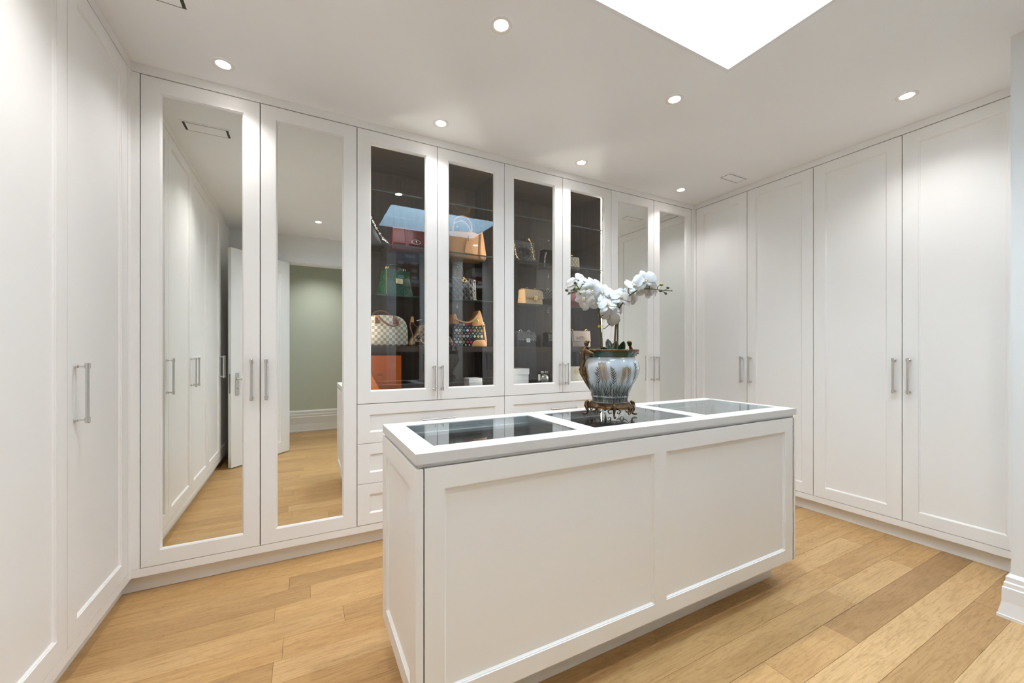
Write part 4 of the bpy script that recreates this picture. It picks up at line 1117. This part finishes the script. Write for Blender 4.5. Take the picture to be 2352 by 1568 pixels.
for x in (1.172, 1.292):
    mb = MB(); wedge(mb, x - 0.012, x + 0.012, 0.146, 0.1535, Z3 + 0.150, Z3 + 0.205, 0.003, 0.002, 0); finish('handle_tab', mb, lea_brown, t, bevel=0.002)
t.rotation_euler.z = 0.12
t = thing('handbag', 'small brown checked bag with round dark eyes and a gold ring, beside the duffel', HB, (1.545, 0.18, Z3))
mb = MB(); mb.prism([(x, Z3 + z) for x, z in [(1.408, 0.006), (1.418, 0), (1.700, 0), (1.712, 0.006), (1.712, 0.035), (1.695, 0.060), (1.672, 0.078), (1.664, 0.12), (1.655, 0.150), (1.480, 0.150), (1.468, 0.130), (1.452, 0.082), (1.420, 0.055), (1.408, 0.035)]], 0.120, 0.235); finish('body', mb, brown_check, t, bevel=0.012, smooth=50, segs=3)
for x in (1.462, 1.668):
    mb = MB(); mb.ball((x, 0.119, Z3 + 0.062), (0.022, 0.007, 0.015), 14, 8); ey = finish('eye', mb, lea_black, t, smooth='all')
    for dx in (-0.008, 0.008):
        mb = MB(); mb.ball((x + dx, 0.1115, Z3 + 0.062), 0.0032, 8, 6); finish('eye_stud', mb, silver, ey, smooth='all')
    mb = MB(); wedge(mb, x - 0.030, x + 0.024, 0.114, 0.1225, Z3 + 0.010, Z3 + 0.030, 0.006, 0, 0); finish('dark_patch', mb, felt_dark, t, bevel=0.003)
mb = MB(); mb.tube([(1.500 + 0.026 * math.cos(PI * 0.28 + q * PI * 1.44 / 20), 0.114, Z3 + 0.045 + 0.026 * math.sin(PI * 0.28 + q * PI * 1.44 / 20)) for q in range(21)], 0.0030, 8); finish('gold_ring', mb, gold, t, smooth='all')
loop('shoulder_strap', [(1.478, 0.165, Z3 + 0.14), (1.455, 0.16, Z3 + 0.135), (1.428, 0.155, Z3 + 0.165), (1.420, 0.152, Z3 + 0.200), (1.408, 0.152, Z3 + 0.14), (1.425, 0.150, Z3 + 0.07), (1.405, 0.150, Z3 + 0.012)], 0.0038, lea_brown, t)
mb = MB(); wedge(mb, 1.410, 1.434, 0.138, 0.160, Z3 + 0.165, Z3 + 0.205, 0.004, 0.004, 0.004); finish('strap_loop', mb, lea_tan, t, bevel=0.004)
mb = MB(); mb.tube([(1.448, 0.132, Z3 + 0.176), (1.482, 0.132, Z3 + 0.186)], 0.0028, 8); finish('metal_bar', mb, silver, t, smooth='all')
t = thing('handbag', 'black canvas bag with multicoloured monogram and tan leather corner and strap', HB, (1.85, 0.20, Z3))
mb = MB(); mb.prism([(x, Z3 + z) for x, z in [(1.718, 0), (1.978, 0), (1.985, 0.02), (1.972, 0.10), (1.956, 0.190), (1.945, 0.205), (1.86, 0.165), (1.78, 0.160), (1.728, 0.180), (1.722, 0.150), (1.718, 0.05)]], 0.148, 0.285); finish('body', mb, lea_black, t, bevel=0.008, smooth=40)
def tan_piece(nm, poly, y0, y1, bv=0.004):
    mb = MB(); mb.prism([(x, Z3 + z) for x, z in poly], y0, y1); finish(nm, mb, lea_tan, t, bevel=bv, smooth=40)
tan_piece('corner_patch', [(1.862, 0), (1.986, 0), (1.988, 0.022), (1.972, 0.050), (1.905, 0.052), (1.880, 0.040), (1.866, 0.018)], 0.143, 0.288)
tan_piece('side_strip', [(1.968, 0.04), (1.988, 0.03), (1.976, 0.11), (1.962, 0.185), (1.950, 0.19), (1.958, 0.11)], 0.142, 0.288)
tan_piece('top_collar', [(1.868, 0.150), (1.955, 0.160), (1.952, 0.205), (1.938, 0.252), (1.928, 0.272), (1.915, 0.268), (1.905, 0.232), (1.882, 0.198), (1.862, 0.182)], 0.142, 0.290)
tan_piece('top_collar', [(1.716, 0.165), (1.766, 0.165), (1.756, 0.195), (1.738, 0.235), (1.724, 0.240), (1.717, 0.205)], 0.142, 0.290)
loop('top_handle', [(1.725, 0.150, Z3 + 0.205), (1.755, 0.140, Z3 + 0.190), (1.800, 0.138, Z3 + 0.178), (1.845, 0.140, Z3 + 0.182), (1.880, 0.142, Z3 + 0.205), (1.908, 0.146, Z3 + 0.240)], 0.0062, lea_tan, t)
mb = MB(); mb.tube([(1.902, 0.139, Z3 + 0.206), (1.914, 0.139, Z3 + 0.190)], 0.0036, 8); finish('buckle', mb, gold, t, smooth='all')
mb = MB(); mb.tube([(1.956 + 0.010 * math.cos(q * PI / 6), 0.138, Z3 + 0.155 + 0.013 * math.sin(q * PI / 6)) for q in range(12)], 0.0026, 6, closed=True); finish('gold_ring', mb, gold, t, smooth='all')
mono = MB(); mr = random.Random(3); yd = 0.1472
def flat(poly): mono.add([(x, yd, Z3 + z) for x, z in poly], [tuple(range(len(poly)))])
def star(cx_, cz_, r):
    p = []
    for q in range(16):
        rr = r * (1.0 if q % 4 == 0 else 0.34 if q % 4 == 2 else 0.58)
        p.append((cx_ + rr * math.cos(q * PI / 8), cz_ + rr * math.sin(q * PI / 8)))
    flat(p)
def ringm(cx_, cz_, r):
    n = 16
    for q in range(n):
        a0, a1 = q * 2 * PI / n, (q + 1) * 2 * PI / n
        flat([(cx_ + r * math.cos(a0), cz_ + r * math.sin(a0)), (cx_ + r * math.cos(a1), cz_ + r * math.sin(a1)), (cx_ + r * 0.74 * math.cos(a1), cz_ + r * 0.74 * math.sin(a1)), (cx_ + r * 0.74 * math.cos(a0), cz_ + r * 0.74 * math.sin(a0))])
    star(cx_, cz_, r * 0.62)
def diam(cx_, cz_, r):
    for sg in range(4):
        a0, a1 = sg * PI / 2, (sg + 1) * PI / 2
        flat([(cx_ + r * math.cos(a0), cz_ + r * math.sin(a0)), (cx_ + r * math.cos(a1), cz_ + r * math.sin(a1)), (cx_ + r * .62 * math.cos(a1), cz_ + r * .62 * math.sin(a1)), (cx_ + r * .62 * math.cos(a0), cz_ + r * .62 * math.sin(a0))])
    star(cx_, cz_, r * 0.5)
def bar(x0_, z0_, x1_, z1_, w):
    d_ = Vector((x1_ - x0_, z1_ - z0_)).normalized(); n_ = Vector((-d_.y, d_.x)) * w / 2
    flat([(x0_ + n_.x, z0_ + n_.y), (x1_ + n_.x, z1_ + n_.y), (x1_ - n_.x, z1_ - n_.y), (x0_ - n_.x, z0_ - n_.y)])
def letters(cx_, cz_, r):
    bar(cx_ - 0.55 * r, cz_ + 0.7 * r, cx_ - 0.95 * r, cz_ - 0.75 * r, 0.28 * r); bar(cx_ - 1.0 * r, cz_ - 0.85 * r, cx_ + 0.35 * r, cz_ - 0.85 * r, 0.24 * r)
    bar(cx_ - 0.35 * r, cz_ + 0.95 * r, cx_ + 0.15 * r, cz_ - 0.5 * r, 0.30 * r); bar(cx_ + 0.95 * r, cz_ + 0.95 * r, cx_ + 0.10 * r, cz_ - 0.5 * r, 0.16 * r)
gx = 0.0285; gz = 0.0300; rowi = 0
z_ = 0.012
while z_ < 0.165:
    x_ = 1.731 + (gx / 2 if rowi % 2 else 0); ci = 0
    while x_ < 1.958:
        inside = not (x_ > 1.862 and z_ < 0.058) and not (x_ > 1.855 and z_ > 0.142)
        if inside:
            mono.m = mr.choice((0, 0, 1, 2, 3, 4, 5, 0))
            kind_ = (ci * 2 + rowi * 3) % 5
            if rowi % 2 == 0: star(x_, z_, 0.0078)
            elif kind_ in (0, 3): ringm(x_, z_, 0.0100)
            elif kind_ == 1: diam(x_, z_, 0.0115)
            elif kind_ == 2: letters(x_, z_, 0.0108)
            else: diam(x_, z_, 0.0105)
        x_ += gx; ci += 1
    z_ += gz * 0.72; rowi += 1
o = finish('monogram_print', mono, [plain('print_white', (0.75, 0.74, 0.70), 0.5), plain('print_blue', (0.12, 0.26, 0.50), 0.5), plain('print_pink', (0.62, 0.05, 0.20), 0.5), plain('print_lime', (0.50, 0.55, 0.10), 0.5), plain('print_aqua', (0.18, 0.42, 0.42), 0.5), plain('print_ochre', (0.48, 0.28, 0.12), 0.5)], t, weld=False)
o['kind'] = 'stuff'

# -- left cabinet, floor
t = thing('gift_box', 'large flat orange card box standing upright in the glass cabinet', 'box', (1.25, 0.36, Z0))
mb = MB(); mb.box(1.085, 1.378, 0.31, 0.42, Z0, Z0 + 0.250); finish('box_base', mb, orange, t, bevel=0.002)
mb = MB(); mb.box(1.083, 1.380, 0.302, 0.3095, Z0 + 0.002, Z0 + 0.252); lid_ = finish('box_lid', mb, orange, t, bevel=0.001)
pm = MB()
def pbar(x0_, z0_, x1_, z1_, w, yy):
    d_ = Vector((x1_ - x0_, z1_ - z0_)).normalized(); n_ = Vector((-d_.y, d_.x)) * w / 2
    pm.add([(x0_ + n_.x, yy, z0_ + n_.y), (x1_ + n_.x, yy, z1_ + n_.y), (x1_ - n_.x, yy, z1_ - n_.y), (x0_ - n_.x, yy, z0_ - n_.y)], [(0, 1, 2, 3)])
ex, ez, ey_ = 1.232, Z0 + 0.118, 0.3014
pbar(ex - 0.016, ez, ex + 0.016, ez, 0.0015, ey_)
for a_, b_2 in ((-0.012, -0.002), (-0.004, 0.006), (0.002, 0.012)): pbar(ex + a_, ez + 0.003, ex + (a_ + b_2) / 2, ez + 0.009, 0.0016, ey_); pbar(ex + (a_ + b_2) / 2, ez + 0.009, ex + b_2, ez + 0.003, 0.0016, ey_)
pbar(ex - 0.018, ez - 0.006, ex + 0.018, ez - 0.006, 0.003, ey_)
finish('emblem_print', pm, ink, lid_, weld=False)
t = thing('gift_box', 'smaller orange pouch with slanted side leaning before the big orange box', 'box', (1.14, 0.12, Z0))
mb = MB(); mb.prism([(x, Z0 + z) for x, z in [(1.080, 0), (1.196, 0), (1.204, 0.006), (1.204, 0.018), (1.150, 0.118), (1.138, 0.148), (1.118, 0.150), (1.080, 0.140)]], 0.085, 0.150); finish('pouch', mb, orange2, t, bevel=0.004, smooth=40)
mb = MB(); mb.prism([(x, Z0 + z) for x, z in [(1.104, 0.132), (1.124, 0.148), (1.136, 0.150), (1.120, 0.158), (1.104, 0.152)]], 0.080, 0.155); finish('pouch_tip', mb, ink, t)
t = thing('lidded_box', 'small white lidded box on the cabinet floor beneath the monogram bag', 'box', (1.88, 0.17, Z0))
mb = MB(); mb.box(1.835, 1.940, 0.122, 0.23, Z0, Z0 + 0.048); finish('box_base', mb, white_card, t, bevel=0.001)
mb = MB(); mb.box(1.831, 1.936, 0.118, 0.234, Z0 + 0.0485, Z0 + 0.082); finish('box_lid', mb, white_card, t, bevel=0.001)
t = thing('compact_case', 'tiny gold compact case on the left cabinet floor beside the orange box', 'case', (1.445, 0.08, Z0))
mb = MB(); mb.box(1.428, 1.472, 0.065, 0.10, Z0, Z0 + 0.022); finish('case_base', mb, gold, t, bevel=0.003)
mb = MB(); mb.box(1.430, 1.470, 0.067, 0.098, Z0 + 0.0225, Z0 + 0.032); finish('case_lid', mb, felt_dark, t, bevel=0.003)

# -- right cabinet, upper glass shelf
t = thing('handbag', 'black quilted tote with stitched emblem and gold chain straps', HB, (2.31, 0.23, Z1))
mb = MB(); wedge(mb, 2.165, 2.445, 0.155, 0.30, Z1, Z1 + 0.190, 0.012, 0.02, 0.05, 0.022); finish('body', mb, qb, t, bevel=0.014, smooth=60, segs=3)
for sg in (-1, 1):
    mb = MB(); c0 = 2.305 + sg * 0.018
    mb.tube([(c0 + 0.046 * math.cos((0 if sg < 0 else PI) + PI * 0.22 + q * PI * 1.56 / 18), 0.160, Z1 + 0.085 + 0.046 * math.sin((0 if sg < 0 else PI) + PI * 0.22 + q * PI * 1.56 / 18)) for q in range(19)], 0.0050, 8)
    finish('stitched_emblem', mb, lea_black, t, smooth='all')
for x in (2.215, 2.375):
    mb = MB(); mb.tube([(x - 0.012, 0.176, Z1 + 0.222), (x + 0.004, 0.163, Z1 + 0.186)], 0.0065, 8); finish('strap_clip', mb, gold, t, smooth='all')
    chain('chain', [(x + 0.004, 0.160, Z1 + 0.186), (x + 0.014, 0.150, Z1 + 0.12), (x + 0.022, 0.140, Z1 + 0.055), (x + 0.030, 0.132, Z1 + 0.035)], gold, t, 0.0070, 0.0022)
    loop('strap', [(x - 0.012, 0.182, Z1 + 0.215), (x - 0.016, 0.20, Z1 + 0.235), (x - 0.004, 0.24, Z1 + 0.225), (x, 0.27, Z1 + 0.18)], 0.0045, lea_black, t)
loop('hanging_strap', [(2.245, 0.136, Z1 + 0.035), (2.275, 0.124, Z1 + 0.012), (2.340, 0.120, Z1 + 0.010), (2.390, 0.126, Z1 + 0.014), (2.405, 0.132, Z1 + 0.035)], 0.0060, lea_black, t)
t = thing('handbag', 'black flap bag with a gunmetal chain on its side, beside the taupe quilted one', HB, (2.60, 0.26, Z1))
mb = MB(); wedge(mb, 2.535, 2.690, 0.205, 0.315, Z1, Z1 + 0.150, 0.008, 0.01, 0.03); finish('body', mb, lea_black, t, bevel=0.012, smooth=60)
mb = MB(); side_prism(mb, [(0.197, Z1 + 0.05), (0.2015, Z1 + 0.05), (0.216, Z1 + 0.152), (0.290, Z1 + 0.152), (0.290, Z1 + 0.157), (0.210, Z1 + 0.157)], 2.545, 2.680); finish('flap', mb, lea_black, t)
chain('chain', [(2.560, 0.20, Z1 + 0.135), (2.538, 0.190, Z1 + 0.10), (2.530, 0.186, Z1 + 0.05), (2.528, 0.186, Z1 + 0.012)], silver, t, 0.0070, 0.0016)
t = thing('handbag', 'taupe diamond-quilted bag on the upper shelf, above the orchid', HB, (2.80, 0.26, Z1))
mb = MB(); wedge(mb, 2.705, 2.915, 0.205, 0.315, Z1 + 0.012, Z1 + 0.130, -0.004, 0.004, 0.02, 0.004); finish('body', mb, qtaupe, t, bevel=0.016, smooth=60, segs=3)
mb = MB(); wedge(mb, 2.712, 2.910, 0.21, 0.31, Z1, Z1 + 0.014, 0, 0, 0); finish('base_panel', mb, lea_black, t, bevel=0.004)
mb = MB(); mb.box(2.800, 2.835, 0.205, 0.26, Z1 + 0.131, Z1 + 0.140); finish('clasp', mb, gold, t, bevel=0.003)

# -- right cabinet, middle glass shelf
def flap_bag(label, x0, x1, y0, y1, z0, h, m, hw, side=None, loops=True, lock=True, flap=0.42):
    t = thing('handbag', label, HB, ((x0 + x1) / 2, (y0 + y1) / 2, z0))
    d = y1 - y0
    mb = MB(); wedge(mb, x0, x1, y0 + 0.004, y1, z0, z0 + h * 0.96, 0.004, d * 0.14, d * 0.10); finish('body', mb, side or m, t, bevel=0.006, smooth=50)
    n = 10
    prof = [(y0 - 0.003, z0 + h * flap), (y0 + 0.000, z0 + h * 0.62)] + [(y0 + d * 0.5 - (d * 0.5 - d * 0.06) * math.cos(q * PI / n * 0.86), z0 + h * 0.78 + h * 0.23 * math.sin(q * PI / n * 0.86) ** 0.8) for q in range(n + 1)]
    inner = [(y_ + 0.004, z_ - 0.003) for y_, z_ in prof[:2]] + [(y_ + (0.003 if q < n / 2 else -0.002), z_ - 0.005) for q, (y_, z_) in enumerate(prof[2:])]
    mb = MB(); side_prism(mb, prof + inner[::-1], x0 + 0.001, x1 - 0.001); f_ = finish('flap', mb, m, t, smooth=40)
    if lock:
        cxm = (x0 + x1) / 2 + 0.005
        mb = MB(); mb.box(cxm - 0.016, cxm + 0.016, y0 - 0.009, y0 - 0.002, z0 + h * flap - 0.018, z0 + h * flap + 0.016); k_ = finish('clasp', mb, hw, t, bevel=0.003)
    if loops:
        for x in (x0 + (x1 - x0) * 0.28, x0 + (x1 - x0) * 0.74):
            mb = MB(); mb.tube([(x + 0.012 * math.cos(q * PI / 6), y0 + d * 0.45, z0 + h + 0.004 + 0.009 * math.sin(q * PI / 6)) for q in range(12)], 0.0026, 6, closed=True); finish('strap_loop', mb, hw, t, smooth='all')
    return t
flap_bag('small red leather bag half hidden by the stile, left of the beige one', 2.100, 2.222, 0.17, 0.25, Z2, 0.120, lea_red, gold, lock=False)
bt = flap_bag('beige quilted flap bag with gold hardware on the middle glass shelf', 2.285, 2.470, 0.105, 0.215, Z2, 0.128, qsand, gold, lea_sand)
bt.rotation_euler.z = 0.16
flap_bag('black chevron-stitched flap bag beside the beige one', 2.500, 2.735, 0.155, 0.25, Z2, 0.142, chev_b, gold, lea_black)
flap_bag('crimson chevron-stitched flap bag just behind the orchid buds', 2.760, 2.935, 0.130, 0.23, Z2, 0.138, chev_r, gold, lea_red)
# -- right cabinet, wooden shelf
flap_bag('black quilted flap bag with a bright silver lock, first on the wooden shelf', 2.235, 2.400, 0.105, 0.205, Z3, 0.122, qb2, silver, lea_black)
flap_bag('plain black bag with silver rings behind the silver-locked one', 2.100, 2.225, 0.215, 0.29, Z3, 0.135, lea_black, silver, lock=False)
flap_bag('narrow dark grey bag wedged between two black quilted bags', 2.440, 2.520, 0.220, 0.30, Z3, 0.105, plain('charcoal_leather', (0.03, 0.03, 0.03), 0.5), silver, lock=False, loops=False)
flap_bag('black diamond-quilted flap bag behind the middle stile on the wooden shelf', 2.528, 2.745, 0.120, 0.225, Z3, 0.122, qb2, silver, lea_black)
t = thing('handbag', 'rose beige satchel with a buckled strap, on the wooden shelf behind the pot handle', HB, (2.865, 0.17, Z3))
mb = MB(); wedge(mb, 2.775, 2.962, 0.118, 0.225, Z3, Z3 + 0.135, 0.006, 0.012, 0.02); finish('body', mb, lea_pink, t, bevel=0.008, smooth=50)
mb = MB(); side_prism(mb, [(0.116, Z3 + 0.050), (0.120, Z3 + 0.050), (0.130, Z3 + 0.134), (0.200, Z3 + 0.137), (0.200, Z3 + 0.142), (0.127, Z3 + 0.140)], 2.779, 2.958); finish('flap', mb, lea_pink, t)
mb = MB(); mb.box(2.815, 2.905, 0.113, 0.1185, Z3 + 0.072, Z3 + 0.094); st_ = finish('front_strap', mb, lea_pink, t, bevel=0.001)
mb = MB()
mb.tube([(2.848, 0.111, Z3 + 0.069), (2.872, 0.111, Z3 + 0.069), (2.872, 0.111, Z3 + 0.097), (2.848, 0.111, Z3 + 0.097)], 0.0022, 6, closed=True); finish('buckle', mb, gold, st_)
for x in (2.790, 2.945):
    mb = MB(); mb.tube([(x + 0.013 * math.cos(q * PI / 6), 0.165, Z3 + 0.146 + 0.010 * math.sin(q * PI / 6)) for q in range(12)], 0.0034, 6, closed=True); finish('strap_loop', mb, gold, t, smooth='all')
chain('chain', [(2.780, 0.150, Z3 + 0.140), (2.770, 0.13, Z3 + 0.10), (2.768, 0.118, Z3 + 0.05), (2.768, 0.112, Z3 + 0.008)], silver, t, 0.006, 0.0016)
# -- right cabinet, floor
t = thing('lidded_box', 'white square lidded box on the cabinet floor left of the crystal bottle', 'box', (2.22, 0.20, Z0))
mb = MB(); mb.box(2.094, 2.340, 0.124, 0.30, Z0, Z0 + 0.098); finish('box_base', mb, white_card, t, bevel=0.001)
mb = MB(); mb.box(2.090, 2.344, 0.120, 0.304, Z0 + 0.0985, Z0 + 0.146); finish('box_lid', mb, white_card, t, bevel=0.001)
t = thing('sample_vial', 'tiny white vial leaning on the white lidded box', 'bottle', (2.175, 0.085, Z0))
mb = MB(); mb.tube([(2.190, 0.085, Z0 + 0.007), (2.172, 0.085, Z0 + 0.034)], 0.0075, 10); finish('vial', mb, white_card, t, smooth=50)
mb = MB(); mb.tube([(2.172, 0.085, Z0 + 0.034), (2.165, 0.085, Z0 + 0.045)], 0.0062, 10); finish('vial_cap', mb, felt_dark, t, smooth=50)
def bottle(label, x, y, r, h, m, cap, caph, group=None):
    t = thing('perfume_bottle', label, 'bottle', (x, y, Z0))
    mb = MB(); mb.lathe([(r * 0.9, 0), (r, 0.003), (r, h), (r * 0.75, h + 0.004)], (x, y, Z0), 20); finish('bottle_body', mb, m, t, smooth=50)
    mb = MB(); mb.lathe([(r * 0.85, h + 0.0045), (r * 0.85, h + caph), (r * 0.7, h + caph + 0.002)], (x, y, Z0), 20); finish('bottle_cap', mb, cap, t, smooth=50)
    return t
bottle('slim cream and dark perfume flask left of the crystal bottle', 2.437, 0.120, 0.011, 0.042, felt_dark, cream_card, 0.052)
bottle('dark round bottle with silver collar right of the crystal bottle', 2.580, 0.160, 0.016, 0.060, black_gloss, plain('grey_cap', (0.10, 0.10, 0.10), 0.3), 0.030)
bottle('second dark bottle with grey label, farthest right of the crystal bottle', 2.632, 0.200, 0.018, 0.055, black_gloss, MATS['grey_cap'], 0.035)
t = thing('perfume_bottle', 'round cut-crystal perfume bottle with bow-shaped stopper', 'bottle', (2.500, 0.145, Z0))
mb = MB(); mb.lathe([(0.020, 0.0), (0.022, 0.004), (0.014, 0.012), (0.010, 0.020)], (2.500, 0.145, Z0), 20); finish('foot', mb, crystal, t, smooth=50)
cc = Vector((2.500, 0.145, Z0 + 0.058))
mb = MB()
for ring, (n, rr, pr_) in enumerate(((1, 0.0, 0.0100), (6, 0.0130, 0.0115), (10, 0.0255, 0.0135))):
    for q in range(n):
        a_ = 2 * PI * q / n + ring * 0.3
        mb.ball(cc + Vector((rr * math.cos(a_), -0.016 + ring * 0.006, rr * math.sin(a_))), (pr_ * 0.8, pr_ * 0.55, pr_ * 1.15), 10, 6, Matrix.Rotation(-a_ + 0.5, 3, 'Y'))
mb.ball(cc, (0.034, 0.018, 0.034), 16, 10)
o = finish('crystal_body', mb, crystal, t, weld=False, smooth=25); o['kind'] = 'stuff'
for sg in (-1, 1):
    mb = MB(); mb.ball(cc + Vector((sg * 0.019, 0, 0.052)), (0.017, 0.009, 0.012), 12, 8); finish('stopper_wing', mb, crystal, t, smooth='all')
t = thing('gift_box', 'cream box with a pale round emblem, half behind the pot handle', 'box', (2.86, 0.25, Z0))
mb = MB(); mb.box(2.782, 2.965, 0.200, 0.30, Z0, Z0 + 0.148); finish('box_base', mb, cream_card, t, bevel=0.0015)
mb = MB(); mb.lathe([(0.024, 0.1992), (0.027, 0.1988), (0.030, 0.1992), (0.030, 0.1996)], (2.872, 0, Z0 + 0.105), 32, axis='y', close=False)
em = finish('round_emblem', mb, plain('emblem_gilt', (0.62, 0.54, 0.36), 0.4), t)
mb = MB()
for q in range(6): mb.ball((2.872 + 0.012 * math.cos(q * PI / 3), 0.1992, Z0 + 0.105 + 0.012 * math.sin(q * PI / 3)), (0.008, 0.0012, 0.008), 8, 4)
o = finish('emblem_relief', mb, MATS['emblem_gilt'], em, weld=False); o['kind'] = 'stuff'
t = thing('gift_box', 'grey box standing left of the cream box with the emblem', 'box', (2.75, 0.25, Z0))
mb = MB(); mb.box(2.735, 2.776, 0.205, 0.30, Z0, Z0 + 0.130); finish('box_base', mb, grey_card, t, bevel=0.001)
mb = MB(); mb.box(2.733, 2.778, 0.203, 0.302, Z0 + 0.1305, Z0 + 0.150); finish('box_lid', mb, grey_card, t, bevel=0.001)
